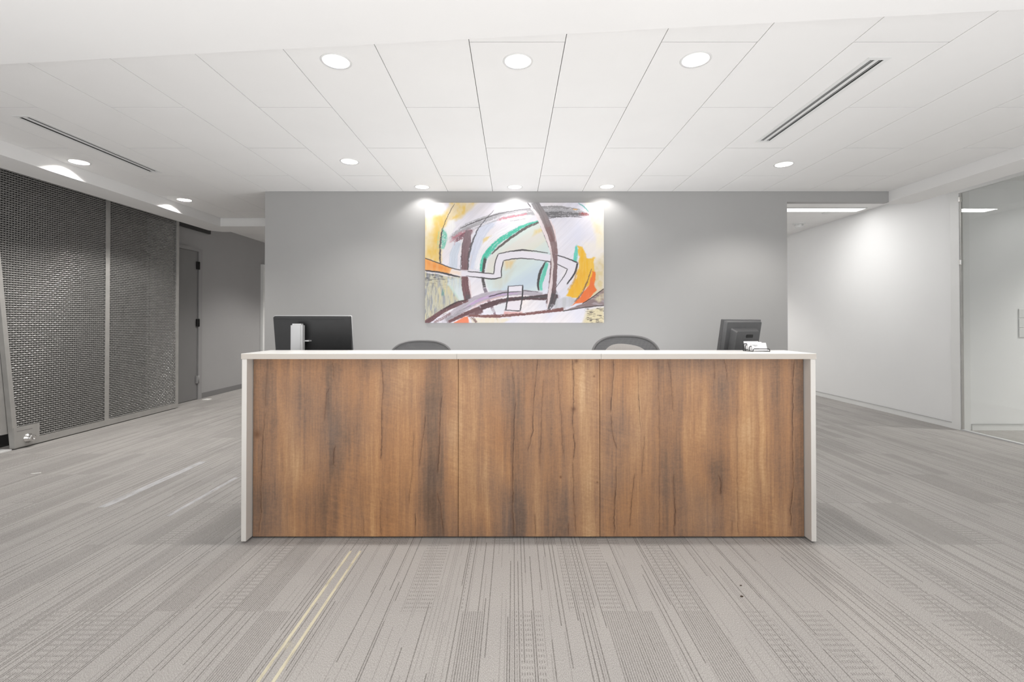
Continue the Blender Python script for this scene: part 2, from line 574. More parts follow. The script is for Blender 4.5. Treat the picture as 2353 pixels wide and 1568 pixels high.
# rear wall (behind the camera), its two wide windows added for daylight
rear = MB()
rear.box(X_L, 9.0, Y_B - 0.1, Y_B, 0, 0.5).box(X_L, 9.0, Y_B - 0.1, Y_B, 2.55, Z_U)
for a, b in ((X_L, -3.6), (0.1, 0.5), (4.2, 9.0)): rear.box(a, b, Y_B - 0.1, Y_B, 0.5, 2.55)
struct('wall_rear', rear, M['wall_white'])
for k, (a, b) in enumerate(((-3.6, 0.1), (0.5, 4.2)), 1):
    w = MB()
    for p, q in ((a, a + 0.05), ((a + b) / 2 - 0.025, (a + b) / 2 + 0.025), (b - 0.05, b)): w.box(p, q, Y_B - 0.08, Y_B - 0.02, 0.5, 2.55)
    w.box(a, b, Y_B - 0.08, Y_B - 0.02, 0.5, 0.55).box(a, b, Y_B - 0.08, Y_B - 0.02, 2.5, 2.55)
    wo = struct('window_%d' % (k + 1), w, M['white_trim'])
    MB().box(a + 0.05, b - 0.05, Y_B - 0.055, Y_B - 0.045, 0.55, 2.5).build('pane', M['glass'], wo)

# ---- ceilings
ceiling = struct('ceiling', MB().box(X_L - 0.1, 9.1, Y_B - 0.1, Y_E + 0.1, Z_U, Z_U + 0.1), M['slab'])

HOLES = [(-1.007, 2.672), (0.026, 2.672), (1.029, 2.655), (-1.512, 4.349), (2.541, 4.427), (-4.023, 4.367), (-3.994, 5.727),
         (-1.0, 5.172), (0.017, 5.172), (1.026, 5.160)]
SLOTS = [(2.052, 2.652, 3.850), (-3.536, 3.400, 4.640)]


def tile(mb, poly, holes, z):
    """one ceiling tile with its edge stepped back, with round or rectangular cut-outs"""
    T = 0.024
    if not holes:
        mb.prism(poly, z, z + T); return
    hx, hy, hr = holes[0]
    if isinstance(hr, tuple):
        ring = [(hx - hr[0], hy - hr[1]), (hx + hr[0], hy - hr[1]), (hx + hr[0], hy + hr[1]), (hx - hr[0], hy + hr[1])]
        angs = [math.atan2(q[1] - hy, q[0] - hx) for q in ring]
    else:
        angs = sorted([2 * math.pi * k / 40 - math.pi for k in range(40)] + [math.atan2(q[1] - hy, q[0] - hx) for q in poly])
        ring = [(hx + hr * math.cos(a), hy + hr * math.sin(a)) for a in angs]
    outer = []
    for k, a in enumerate(angs):
        if isinstance(hr, tuple):
            outer.append(poly[k]); continue
        d = Vector((math.cos(a), math.sin(a))); best = None
        for i in range(len(poly)):
            p, q = Vector(poly[i]), Vector(poly[(i + 1) % len(poly)])
            e = q - p; den = d.x * e.y - d.y * e.x
            if abs(den) < 1e-9: continue
            w = p - Vector((hx, hy))
            t = (w.x * e.y - w.y * e.x) / den; s = (w.x * d.y - w.y * d.x) / den
            if t > 0 and -1e-6 <= s <= 1 + 1e-6 and (best is None or t < best): best = t
        outer.append((hx + best * d.x, hy + best * d.y))
    n = len(angs)
    V = [[mb.b.verts.new((x, y, zz)) for x, y in rg] for rg, zz in ((outer, z), (ring, z), (ring, z + T), (outer, z + T))]
    for k in range(n):
        l = (k + 1) % n
        for a in range(4):
            A, B = V[a], V[(a + 1) % 4]
            try: mb.b.faces.new((A[k], A[l], B[l], B[k]))
            except ValueError: pass


def clip(poly, f):
    """keep the part of a polygon where f(p) >= 0"""
    out = []
    for i in range(len(poly)):
        p, q = poly[i], poly[(i + 1) % len(poly)]
        a, b = f(p), f(q)
        if a >= 0: out.append(p)
        if (a > 0 > b) or (a < 0 < b):
            t = a / (a - b); out.append((p[0] + t * (q[0] - p[0]), p[1] + t * (q[1] - p[1])))
    return out


TW, TL, GX, GY = 0.508, 1.524, -0.2335, 2.4855
gap, gapy = 0.0021, 0.0042
bars = MB()
for k in range(-9, 10):
    xa, xb = GX + k * TW, GX + (k + 1) * TW
    xa, xb = max(xa, X_TL), min(xb, X_TR)
    if xb - xa < 0.03: continue
    bars.box(xa - 0.012, xa + 0.012, sof_y(xa) - 0.02, 6.715 if xa < X_WL - 0.02 else Y_W, Z_T + 0.0215, Z_T + 0.0275)
    ph = 0.0 if k % 2 == 0 else TL / 2
    for j in range(-2, 4):
        ya, yb = GY + ph + j * TL, GY + ph + (j + 1) * TL
        yend = 6.715 if xb <= X_WL + 0.05 else Y_W
        yb2 = min(yb, yend)
        if yb2 - ya < 0.02: continue
        bars.box(xa, xb, ya - 0.012, ya + 0.012, Z_T + 0.022, Z_T + 0.028)
        poly = [(xa + gap, ya + gapy), (xb - gap, ya + gapy), (xb - gap, yb2 - gapy), (xa + gap, yb2 - gapy)]
        pieces = [poly]
        if xa < X_WL < xb and yb2 > Y_W and yend == Y_W: pass
        for pl in pieces:
            pl = clip(pl, lambda p: p[1] - sof_y(p[0]) + 0.02)
            if len(pl) < 3: continue
            hs = [(hx, hy, 0.072) for hx, hy in HOLES if xa < hx < xb and ya < hy < yb2]
            hs += [(sx, (s0 + s1) / 2, (0.062, (s1 - s0) / 2 + 0.022)) for sx, s0, s1 in SLOTS if xa < sx < xb and ya < (s0 + s1) / 2 < yb2]
            mb = MB(); tile(mb, pl, hs, Z_T)
            mb.build('ceiling_tile', M['ceiling'], ceiling)
# strip of ceiling left of the front wall end that runs on into the left corridor
mb = MB(); mb.box(GX - 5 * TW - TW + gap, X_WL, Y_W, 6.715, Z_T, Z_T + 0.016)
bars.build('ceiling_grid', M['grid'], ceiling)
mb.b.free()
# corridor ceilings: long tiles with fine joints
for k in range(13):
    ya = Y_W + 0.40 + k * TW
    for (xa, xb) in ((X_L, X_WL), (X_WR, X_R)):
        y0, y1 = ya + 0.0025, min(ya + TW - 0.0025, Y_E)
        if xa == X_L and ya < 7.1: continue
        if y1 - y0 < 0.05: continue
        MB().box(xa + 0.003, xb - 0.003, y0, y1, Z_U - 0.012, Z_U - 0.0005).build('ceiling_tile', M['ceiling'], ceiling)

# soffits around the tile field
struct('ceiling_soffit_front', MB().prism([(X_TL, Y_B), (X_TR, Y_B), (X_TR, sof_y(X_TR)), (X_TL, sof_y(X_TL))], Z_S, Z_U), M['plaster'])
struct('ceiling_soffit_left', MB().prism([(-4.53, Y_B), (X_TL, Y_B), (X_TL, 6.72), (X_WL, 6.72), (X_WL, 7.14), (-4.40, 7.14), (-4.53, 7.02)], Z_S, Z_U), M['plaster'])
struct('ceiling_soffit_right', MB().prism([(X_TR, Y_B), (4.655, Y_B), (4.60, Y_W + 0.085), (X_TR, Y_W + 0.085)], Z_S, Z_U), M['plaster'])

# baseboards
struct('baseboard_left', MB().box(X_L, X_L + 0.012, 7.70, Y_E, 0, 0.085), M['dark_trim'])
struct('baseboard_right', MB().box(X_R - 0.012, X_R, 5.56, Y_E, 0, 0.068).box(X_R - 0.016, X_R, 5.56, Y_E, 0.064, 0.068), M['white_trim'])
struct('baseboard_room', MB().box(X_R + 0.12, 9.0, 5.448, 5.46, 0, 0.068).box(X_R + 0.12, 9.0, 5.444, 5.46, 0.064, 0.068), M['white_trim'])
struct('baseboard_front', MB().box(X_WL, X_WR, Y_W - 0.012, Y_W, 0, 0.085), M['dark_trim'])
struct('trim_2', MB().box(X_L, X_L + 0.03, Y_B, 4.60, 0, 0.06).box(X_L + 0.05, X_L + 0.23, Y_B, 4.60, 0, 0.012), M['white_trim'])

struct('trim_3', MB().box(X_L, X_L + 0.006, 4.66, 6.56, 0.0, Z_U), M['niche'])  # flat dark sheet in place of the unlit opening behind the screen
struct('trim_4', MB().box(X_L, X_L + 0.04, 4.60, 7.895, 2.715, Z_U), M['niche'])  # dark box painted in for the shadow band under the soffit
# grey door beside the mesh screen
door = struct('door_1', MB().box(X_L, X_L + 0.012, 6.70, 7.608, 0.014, 2.372), M['door_grey'])
fr = MB().box(X_L, X_L + 0.03, 7.615, 7.700, 0, 2.43).box(X_L, X_L + 0.03, 6.66, 7.615, 2.38, 2.43).box(X_L, X_L + 0.03, 6.60, 6.69, 0, 2.43)
fr.build('door_frame', M['frame_grey'], door)
for hz, mt in ((2.154, M['black_metal']), (1.235, M['black_metal']), (0.323, M['frame_grey'])):
    h = MB().box(X_L + 0.012, X_L + 0.034, 7.575, 7.640, hz - 0.06, hz + 0.06)
    h.lathe([(0.009, -0.062), (0.009, 0.062)], (X_L + 0.036, 7.612, hz), 'Z', 10, caps=True)
    h.build('hinge', mt, door)
# white framed door further down the left corridor
d2 = struct('door_2', MB().box(X_L, X_L + 0.012, 9.64, 10.50, 0.01, 2.33), M['door_grey'])
MB().box(X_L, X_L + 0.05, 9.53, 9.625, 0, 2.41).box(X_L, X_L + 0.05, 10.51, 10.6, 0, 2.41).box(X_L, X_L + 0.05, 9.625, 10.51, 2.34, 2.41).build('door_frame', M['white_trim'], d2)

# glass wall on the right
g1 = struct('window_1', MB().box(X_R - 0.02, X_R + 0.03, Y_B, 5.452, 2.735, 2.775).box(X_R - 0.005, X_R + 0.015, Y_B, 5.452, 2.775, Z_U), M['white_trim'])
MB().box(X_R, X_R + 0.012, 1.9, 5.444, 0.012, 2.735).build('pane', M['glass'], g1)
MB().box(X_R, X_R + 0.012, Y_B, 1.896, 0.012, 2.735).build('pane', M['glass'], g1)
MB().box(X_R - 0.014, X_R + 0.026, Y_B, 5.452, 0, 0.013).build('floor_channel', M['silver'], g1)
MB().box(X_R - 0.006, X_R + 0.018, 5.436, 5.446, 0.013, 2.735).build('edge_channel', M['steel'], g1)
for cz in (2.664, 1.936):
    c = MB().box(X_R - 0.02, X_R + 0.0, 5.425, 5.452, cz - 0.03, cz + 0.03).bevel(0.004, 1).build('glass_clip', M['chrome'], g1)
    c['label'] = 'bright metal clip'


# ------------------------------------------------------------------ lights of the place, with some added lamps out of view
def downlight(x, y, z, power, label, group=None, color=(1.0, 0.975, 0.94), size=130, detail=True):
    root = empty('recessed_downlight', (x, y, z))
    tag(root, label, 'light', group)
    MB().lathe([(0.072, 0.0), (0.084, -0.003), (0.086, 0.0), (0.072, 0.006)], n=40).build('trim_ring', M['white_trim'], root)
    MB().lathe([(0.072, 0.0), (0.066, 0.03), (0.050, 0.072)], n=40).build('reflector', M['reflector'], root)
    MB().lathe([(0.0005, 0.070), (0.03, 0.0695), (0.050, 0.0715)], n=40).build('lens', M['lens'], root)
    d = bpy.data.lights.new('downlight_beam', 'SPOT')
    d.energy = power; d.color = color; d.spot_size = R(size); d.spot_blend = 0.5; d.shadow_soft_size = 0.045
    o = bpy.data.objects.new('downlight_beam', d); o.location = (0, 0.022 if power == P_DESK else 0.0, 0.055); o.parent = root
    COL.objects.link(o)
    return root


GD = 'recessed downlights in the tile ceiling'
LBL = ['round white downlight above the desk, leftmost of the big front three',
       'round white downlight above the middle of the desk, close to the camera',
       'round white downlight above the desk nearest the long right air slot',
       'small round downlight alone in the ceiling left of the painting',
       'small round downlight alone in the ceiling below the right air slot',
       'round downlight beside the left soffit, below the left air slot',
       'round downlight beside the left soffit, above the end of the mesh screen',
       'small downlight close to the grey wall over the left edge of the painting',
       'small downlight close to the grey wall over the middle of the painting',
       'small downlight close to the grey wall over the right edge of the painting']
POW = [P_DESK] * 3 + [P_SIDE * 0.7, P_SIDE * 1.2, P_SIDE * 2.0, P_SIDE * 2.0] + [P_WASH] * 3
for (x, y), l, p in zip(HOLES, LBL, POW):
    downlight(x, y, Z_T, p, l, GD, (1.0, 0.985, 0.965) if p == P_WASH else (1.0, 0.97, 0.93))


def soffit_lamp(x, y, power, color, which):
    """lamp of the soffit over and behind the camera, flush with the plaster"""
    root = empty('surface_downlight', (x, y, Z_S))
    tag(root, 'flat round lamp in the front soffit, ' + which, 'light', 'downlights in the front soffit')
    MB().lathe([(0.0005, -0.010), (0.075, -0.010), (0.085, -0.008), (0.09, 0.0)], n=32).build('lens', M['lens'], root)
    d = bpy.data.lights.new('downlight_beam', 'SPOT')
    d.energy = power; d.color = color; d.spot_size = R(150); d.spot_blend = 0.6; d.shadow_soft_size = 0.09
    o = bpy.data.objects.new('downlight_beam', d); o.location = (0, 0, -0.03); o.parent = root
    COL.objects.link(o)


PLACE = ('leftmost', 'second from left', 'third from left', 'rightmost')
for x, p in zip((-2.4, -0.8, 0.8, 2.4), PLACE):
    soffit_lamp(x, 1.15, P_FRONT, (1.0, 0.95, 0.88), p + ' near the tiles')
for x, p in zip((-3.0, -1.0, 1.0, 3.0), PLACE):  # rear row, unseen, added as fill on the desk front
    soffit_lamp(x, -1.4, P_FRONT * 1.5, (1.0, 0.98, 0.95), p + ' near the windows')

# added unseen lamps that brighten the corridors and the room behind the glass
GC = 'corridor downlights'
for x, y, p in ((-3.3, 8.6, 'nearer one in the left corridor'), (-3.3, 10.6, 'farther one in the left corridor'), (3.5, 9.6, 'the one in the right corridor')):
    r = downlight(x, y, Z_U - 0.085, P_CORR, 'round downlight under the corridor ceiling, ' + p, GC)
r = downlight(7.2, 2.6, Z_U - 0.085, P_CORR * 0.9, 'round downlight in the room behind the glass wall')
r = downlight(7.5, 4.75, Z_U - 0.085, P_CORR * 2.1, 'round downlight in the glass room close to its white back wall')

ll = empty('linear_light', (4.25, 6.80, Z_U - 0.012))
tag(ll, 'long narrow white light strip in the right corridor ceiling', 'light')
MB().box(-0.76, 0.76, -0.10, 0.10, -0.012, -0.002).build('diffuser', M['tube'], ll)
MB().box(-0.77, 0.77, -0.112, -0.10, -0.014, 0).box(-0.77, 0.77, 0.10, 0.112, -0.014, 0).box(-0.77, -0.76, -0.1, 0.1, -0.014, 0).box(0.76, 0.77, -0.1, 0.1, -0.014, 0).build('trim_ring', M['white_trim'], ll)
al = area_light('linear_lamp_glow', (3.98, 6.80, Z_U - 0.03), (0, 0, 0), 1.05, 0.2, 22, (1.0, 0.99, 0.97))

# ceiling fittings in the right corridor
sd = empty('smoke_detector', (4.72, 7.80, Z_U - 0.012))
tag(sd, 'white round detector hanging from the right corridor ceiling behind the light strip', 'detector')
MB().lathe([(0.001, -0.012), (0.085, -0.012), (0.09, -0.006), (0.09, 0)], n=32).build('base_plate', M['white_trim'], sd)
cage = MB().lathe([(0.048, -0.012), (0.052, -0.03), (0.044, -0.062), (0.02, -0.070), (0.0005, -0.070)], n=24)
for k in range(8):
    a = 2 * math.pi * k / 8
    cage.tube([(0.058 * math.cos(a), 0.058 * math.sin(a), -0.012), (0.06 * math.cos(a), 0.06 * math.sin(a), -0.04), (0.03 * math.cos(a), 0.03 * math.sin(a), -0.073)], 0.004, 6)
cage.build('sensor_cage', M['white_trim'], sd)
sp = empty('sprinkler_cover', (4.66, 7.03, Z_U - 0.012))
tag(sp, 'flat white disc on the right corridor ceiling just behind the light strip', 'sprinkler')
MB().lathe([(0.0005, -0.010), (0.05, -0.010), (0.056, -0.006), (0.056, 0)], n=28).build('cover_disc', M['white_trim'], sp)

# ---- linear air slots
for (sx, s0, s1), lb in zip(SLOTS, ('long white air diffuser with two dark slots on the right of the ceiling',
                                    'long white air diffuser with two dark slots above the left downlights')):
    root = empty('slot_diffuser', (sx, (s0 + s1) / 2, Z_T))
    tag(root, lb, 'air vent', 'linear air diffusers in the ceiling')
    L = (s1 - s0) / 2
    f = MB()
    f.box(-0.064, -0.038, -L - 0.024, L + 0.024, -0.003, 0.004).box(0.038, 0.064, -L - 0.024, L + 0.024, -0.003, 0.004)
    f.box(-0.038, 0.038, -L - 0.024, -L, -0.003, 0.004).box(-0.038, 0.038, L, L + 0.024, -0.003, 0.004)
    f.build('frame', M['white_trim'], root)
    MB().box(-0.011, 0.011, -L, L, -0.0025, 0.003).build('divider', M['white_trim'], root)
    MB().box(-0.010, 0.010, -L, L, 0.003, 0.045).build('divider_web', M['slot_dark'], root)
    for s in (-1, 1):
        MB().box(s * 0.011, s * 0.038, -L, L, 0.045, 0.05).build('throat', M['slot_dark'], root)
        MB().hull([(s * 0.0245 + 0.006, -L, 0.004), (s * 0.0245 + 0.009, -L, 0.004), (s * 0.0245 + 0.009, L, 0.004), (s * 0.0245 + 0.006, L, 0.004)],
                  [(s * 0.0245 + 0.002, -L, 0.03), (s * 0.0245 + 0.005, -L, 0.03), (s * 0.0245 + 0.005, L, 0.03), (s * 0.0245 + 0.002, L, 0.03)]).build('vane', M['silver'], root)
    MB().box(-0.040, -0.038, -L, L, 0.0, 0.05).box(0.038, 0.040, -L, L, 0.0, 0.05).build('side_wall', M['slot_dark'], root)

# ------------------------------------------------------------------ painting
def make_painting():
    W, H = 540, 362
    xs = np.linspace(135, 2085, W); ys = np.linspace(130, 1440, H)
    X, Y = np.meshgrid(xs, ys)
    wx = X + 16 * (fbm(X / 60, Y / 60, 11) - 0.5) * 2
    wy = Y + 16 * (fbm(X / 60, Y / 60, 21) - 0.5) * 2
    img = np.zeros((H, W, 3), np.float32)
    img[:] = (236, 232, 240)
    diag = (X * 0.7 + Y * 0.7); perp = (X * 0.7 - Y * 0.7)
    st = fbm(diag / 400, perp / 0.9 / 14, 31, 3)      # diagonal bristle
    img += ((fbm(perp / 380, diag / 16, 33, 3) - 0.5) * 15)[..., None]
    cloud = fbm(X / 300, Y / 300, 35)
    img += ((cloud - 0.5)[..., None]) * np.array([-26, -14, 8], np.float32)

    def over(c, a):
        nonlocal img
        a = np.clip(a, 0, 1)[..., None]
        img = img * (1 - a) + np.array(c, np.float32) * a

    def inside(poly, soft=14, warp=1.0):
        """soft polygon mask from signed distance"""
        px = X + (wx - X) * warp; py = Y + (wy - Y) * warp
        d = np.full(X.shape, 1e9, np.float32); c = np.zeros(X.shape, bool)
        n = len(poly)
        for i in range(n):
            (x1, y1), (x2, y2) = poly[i], poly[(i + 1) % n]
            ex, ey = x2 - x1, y2 - y1
            t = np.clip(((px - x1) * ex + (py - y1) * ey) / (ex * ex + ey * ey + 1e-9), 0, 1)
            d = np.minimum(d, (px - x1 - t * ex) ** 2 + (py - y1 - t * ey) ** 2)
            cond = ((y1 > py) != (y2 > py)) & (px < (x2 - x1) * (py - y1) / (y2 - y1 + 1e-9) + x1)
            c ^= cond
        s = np.sqrt(d) * np.where(c, 1, -1)
        return smooth(-soft, soft, s)

    def fill(c, poly, soft=14, op=1.0, tex=0.0, warp=1.0, tx=30, ty=200, seed=50):
        a = inside(poly, soft, warp) * op
        if tex: a = a * (1 - tex + tex * smooth(0.3, 0.62, fbm(X / tx, Y / ty, seed, 3)))
        over(c, a)

    def spline(pts, n=14):
        P = [np.array(p, float) for p in pts]
        P = [2 * P[0] - P[1]] + P + [2 * P[-1] - P[-2]]
        out = []
        for i in range(1, len(P) - 2):
            for k in range(n):
                t = k / n
                out.append(0.5 * ((2 * P[i]) + (-P[i - 1] + P[i + 1]) * t + (2 * P[i - 1] - 5 * P[i] + 4 * P[i + 1] - P[i + 2]) * t * t + (-P[i - 1] + 3 * P[i] - 3 * P[i + 1] + P[i + 2]) * t ** 3))
        out.append(P[-2])
        return np.array(out)

    def stroke(c, pts, widths, op=1.0, dry=0.35, edge=3.0, seed=0, c2=None, curve=True, rough=5.0):
        """brush stroke with bristle streaks; c2 is the colour at its far end"""
        w = widths if isinstance(widths, (list, tuple)) else [widths] * len(pts)
        q = spline(pts) if curve and len(pts) > 2 else np.array(pts, float)
        wi = np.interp(np.linspace(0, 1, len(q)), np.linspace(0, 1, len(w)), w)
        mw = max(w) + 30
        x0, x1 = q[:, 0].min() - mw, q[:, 0].max() + mw; y0, y1 = q[:, 1].min() - mw, q[:, 1].max() + mw
        i0, i1 = np.searchsorted(ys, [y0, y1]); j0, j1 = np.searchsorted(xs, [x0, x1])
        if i1 - i0 < 2 or j1 - j0 < 2: return
        XX = X[i0:i1, j0:j1]; YY = Y[i0:i1, j0:j1]
        best = np.full(XX.shape, 1e12); S = np.zeros(XX.shape); U = np.zeros(XX.shape); HW = np.ones(XX.shape)
        acc = 0.0
        total = np.sum(np.hypot(*(q[1:] - q[:-1]).T))
        for k in range(len(q) - 1):
            a, b = q[k], q[k + 1]; e = b - a; L = np.hypot(*e) + 1e-9
            t = np.clip(((XX - a[0]) * e[0] + (YY - a[1]) * e[1]) / L ** 2, 0, 1)
            dx = XX - a[0] - t * e[0]; dy = YY - a[1] - t * e[1]
            d = dx * dx + dy * dy
            sgn = np.sign(e[0] * dy - e[1] * dx)
            m = d < best
            best = np.where(m, d, best)
            S = np.where(m, np.sqrt(d) * sgn, S); U = np.where(m, acc + t * L, U)
            HW = np.where(m, (wi[k] * (1 - t) + wi[k + 1] * t) / 2, HW)
            acc += L
        S = S + (fbm(U / 22, np.zeros_like(U) + seed * 3.1, 70 + seed, 3) - 0.5) * rough * 2
        a = 1 - smooth(-edge, edge, np.abs(S) - HW)
        a *= smooth(-10, 14, U) * (1 - smooth(total - 14, total + 4, U))
        if dry:
            b = fbm(U / 130, S / 5.0 + 40, 80 + seed, 3)
            rag = fbm(XX / 9, YY / 9, 90 + seed, 2)
            v = 0.6 * b + 0.4 * rag
            a *= smooth(dry - 0.02, dry + 0.18, v + 0.12 * (1 - np.abs(S) / (HW + 1)))
        a = np.clip(a * op, 0, 1)[..., None]
        if c2 is None: col = np.array(c, np.float32)
        else:
            f = (U / total)[..., None]
            col = np.array(c, np.float32) * (1 - f) + np.array(c2, np.float32) * f
        sub = img[i0:i1, j0:j1]
        img[i0:i1, j0:j1] = sub * (1 - a) + (col + ((fbm(U / 90, S / 4 + 9, 60 + seed, 2) - 0.5) * 36)[..., None]) * a

    G, MR = (90, 86, 89), (116, 86, 89)
    # yellow field upper left
    fill((244, 206, 112), [(120, 300), (330, 260), (420, 120), (720, 120), (620, 215), (460, 320), (330, 420), (300, 560), (310, 790), (120, 760)], 30, 0.95, 0.55, 1.5, 70, 120, 51)
    fill((236, 192, 88), [(180, 460), (290, 460), (300, 790), (150, 740)], 40, 0.55, 0.6, 1.0, 40, 300, 52)
    fill((252, 246, 232), [(120, 120), (330, 120), (250, 260), (190, 620), (120, 640)], 55, 0.85, 0.4, 1.5, 40, 160, 53)
    fill((250, 248, 246), [(390, 320), (450, 315), (470, 400), (350, 560), (340, 420)], 16, 0.9, 0.2)
    # pale blue strokes in the left
    stroke((208, 217, 231), [(500, 560), (455, 680), (440, 850)], [70, 90, 90], 0.85, 0.1, 10, 1)
    stroke((214, 220, 238), [(860, 330), (740, 470), (680, 650), (650, 860)], [110, 120, 110, 90], 0.8, 0.15, 10, 2)
    stroke((248, 246, 250), [(1100, 380), (900, 500), (760, 640), (690, 860)], [60, 70, 60, 60], 0.8, 0.3, 10, 3)
    # cone of colour in the middle
    cone = [(800, 930), (820, 760), (930, 620), (1120, 480), (1390, 330), (1440, 440), (1510, 700), (1420, 860), (1380, 1095), (860, 1130), (800, 1010)]
    fill((222, 238, 232), cone, 20, 0.9)
    pm = X * 0.62 + Y * 0.78
    for c, ctr, wd, op in (((208, 234, 226), 1010, 70, 0.6), ((234, 222, 214), 1180, 80, 0.7), ((234, 226, 208), 1260, 40, 0.6), ((214, 224, 221), 1330, 60, 0.7), ((200, 214, 230), 1520, 110, 0.85)):
        a = np.exp(-((pm - 0.55 * (X - 1100) * 0.3 - ctr + 60 * (fbm(perp / 500, pm / 18, 37, 3) - 0.5)) / wd) ** 2)
        over(c, a * inside(cone, 20) * op)
    fill((240, 208, 130), [(1330, 430), (1400, 410), (1420, 440), (1300, 500)], 16, 0.8, 0.4)
    fill((236, 196, 130), [(1000, 765), (1120, 755), (1060, 850), (1010, 860)], 26, 0.7, 0.3)
    fill((240, 206, 120), [(760, 540), (800, 505), (860, 490), (800, 550), (765, 570)], 10, 0.8, 0.3)
    fill((214, 212, 198), [(890, 960), (980, 940), (1120, 820), (1060, 960), (940, 1090), (880, 1060)], 30, 0.6, 0.3)
    # right side fields
    fill((253, 243, 214), [(1880, 120), (2100, 120), (2100, 640), (2010, 620), (1960, 330)], 30, 0.8, 0.4)
    fill((248, 222, 160), [(1990, 340), (2040, 380), (2050, 480), (1990, 460)], 20, 0.5, 0.4)
    fill((222, 203, 152), [(1960, 790), (2100, 660), (2100, 1110), (1960, 1180), (1900, 1120)], 40, 0.85, 0.4, 2.0, 60, 60, 55)
    fill((250, 242, 226), [(1850, 560), (2100, 560), (2100, 760), (1940, 760)], 50, 0.6, 0.3)
    # lower left olive field
    fill((199, 196, 178), [(120, 890), (400, 930), (540, 950), (580, 1200), (420, 1290), (120, 1450)], 14, 1.0)
    a = inside([(120, 890), (400, 930), (540, 950), (580, 1200), (420, 1290), (120, 1450)], 10)
    over((150, 154, 166), a * smooth(0.5, 0.66, fbm(X / 14, Y / 110, 56, 4)) * 0.75)
    over((222, 208, 162), a * smooth(0.52, 0.7, fbm(X / 12, Y / 90, 57, 4)) * 0.6)
    over((98, 98, 104), a * smooth(0.60, 0.64, fbm(X / 40, Y / 7, 58, 2)) * smooth(1080, 900, Y) * smooth(560, 380, X) * 0.85)
    over((110, 112, 120), a * smooth(0.60, 0.7, fbm(X / 6, Y / 60, 59, 2)) * smooth(360, 150, X) * 0.6)
    fill((218, 228, 232), [(390, 950), (530, 955), (575, 1190), (520, 1200), (440, 1110), (380, 1020)], 18, 0.9, 0.3)
    fill((190, 222, 208), [(380, 1020), (430, 1050), (500, 1170), (560, 1200), (470, 1160)], 14, 0.6, 0.4)
    stroke((110, 160, 152), [(335, 1080), (325, 1150)], 26, 0.7, 0.35, 6, 4)
    # warm orange arrow that turns into the white beam
    fill((240, 166, 92), [(125, 728), (300, 795), (430, 845), (410, 912), (125, 868)], 8, 1.0, 0.15, 0.5)
    fill((232, 140, 70), [(150, 770), (330, 830), (380, 860), (200, 850)], 22, 0.5, 0.5)
    # teal beside the left arc
    stroke((120, 200, 178), [(335, 420), (345, 520), (325, 640)], [40, 70, 30], 0.9, 0.38, 8, 5)
    stroke((190, 215, 170), [(285, 440), (272, 560), (280, 640)], [20, 30, 20], 0.6, 0.45, 8, 6)
    # big arc across the top
    stroke((178, 176, 180), [(420, 520), (560, 425), (760, 335), (980, 268), (1250, 228), (1500, 230), (1750, 240), (1880, 250)], [60, 100, 95, 80, 75, 95, 90, 40], 0.95, 0.33, 6, 7)
    stroke((232, 228, 236), [(620, 430), (800, 350), (1000, 275), (1240, 225)], [18, 22, 24, 18], 0.8, 0.35, 5, 8)
    stroke((214, 140, 152), [(930, 315), (1060, 285), (1250, 252)], [26, 30, 18], 0.9, 0.40, 5, 9)
    stroke((196, 120, 132), [(430, 520), (520, 470), (640, 430)], [40, 50, 40], 0.75, 0.42, 6, 10)
    stroke((128, 86, 96), [(460, 540), (560, 490), (660, 440)], [50, 60, 40], 0.85, 0.42, 6, 11)
    stroke((214, 170, 178), [(400, 560), (470, 520), (455, 600)], [30, 30, 10], 0.6, 0.45, 6, 12)
    stroke((112, 110, 113), [(1400, 262), (1600, 255), (1860, 258)], [60, 66, 40], 0.9, 0.42, 6, 13)
    stroke((150, 148, 150), [(1340, 185), (1560, 178), (1830, 205)], [24, 36, 14], 0.9, 0.40, 6, 14)
    stroke((250, 190, 120), [(1750, 200), (1800, 203)], 14, 0.8, 0.3, 4, 15)
    stroke((166, 92, 92), [(1830, 245), (1880, 255), (1925, 262)], [50, 40, 20], 0.9, 0.42, 5, 16)
    stroke(G, [(515, 412), (700, 332), (900, 262), (1100, 218), (1290, 194)], [7, 9, 8, 6, 5], 0.95, 0.28, 2, 17)
    stroke(G, [(860, 400), (1000, 345), (1240, 305)], [5, 5, 4], 0.7, 0.5, 2, 18)
    stroke(G, [(1450, 300), (1650, 285), (1850, 285)], [10, 12, 8], 0.8, 0.46, 2, 19)
    # left upright stroke
    stroke((146, 126, 132), [(610, 430), (588, 560), (572, 700), (566, 870)], [60, 92, 80, 72], 1.0, 0.22, 4, 20, (128, 100, 104))
    stroke(G, [(890, 210), (770, 340), (690, 460), (640, 590), (612, 720), (604, 870)], [4, 8, 16, 24, 20, 12], 0.9, 0.34, 3, 21)
    stroke(G, [(548, 560), (530, 700), (522, 870)], [12, 12, 8], 0.7, 0.46, 3, 22)
    stroke((228, 214, 214), [(640, 700), (618, 870)], 16, 0.5, 0.3, 5, 23)
    stroke((126, 94, 98), [(566, 930), (580, 1080), (612, 1215)], [72, 78, 84], 1.0, 0.18, 4, 24)
    stroke((92, 88, 92), [(600, 1130), (625, 1215)], [60, 66], 0.7, 0.35, 5, 25)
    stroke((225, 200, 200), [(618, 960), (640, 1180)], 16, 0.6, 0.3, 5, 26)
    stroke(G, [(525, 945), (545, 1080), (585, 1190)], [10, 9, 8], 0.6, 0.46, 3, 27)
    # left arc line
    stroke(G, [(455, 140), (400, 240), (345, 365), (312, 470), (300, 600), (298, 720), (304, 795)], [5, 8, 8, 16, 20, 20, 16], 0.95, 0.36, 3, 28)
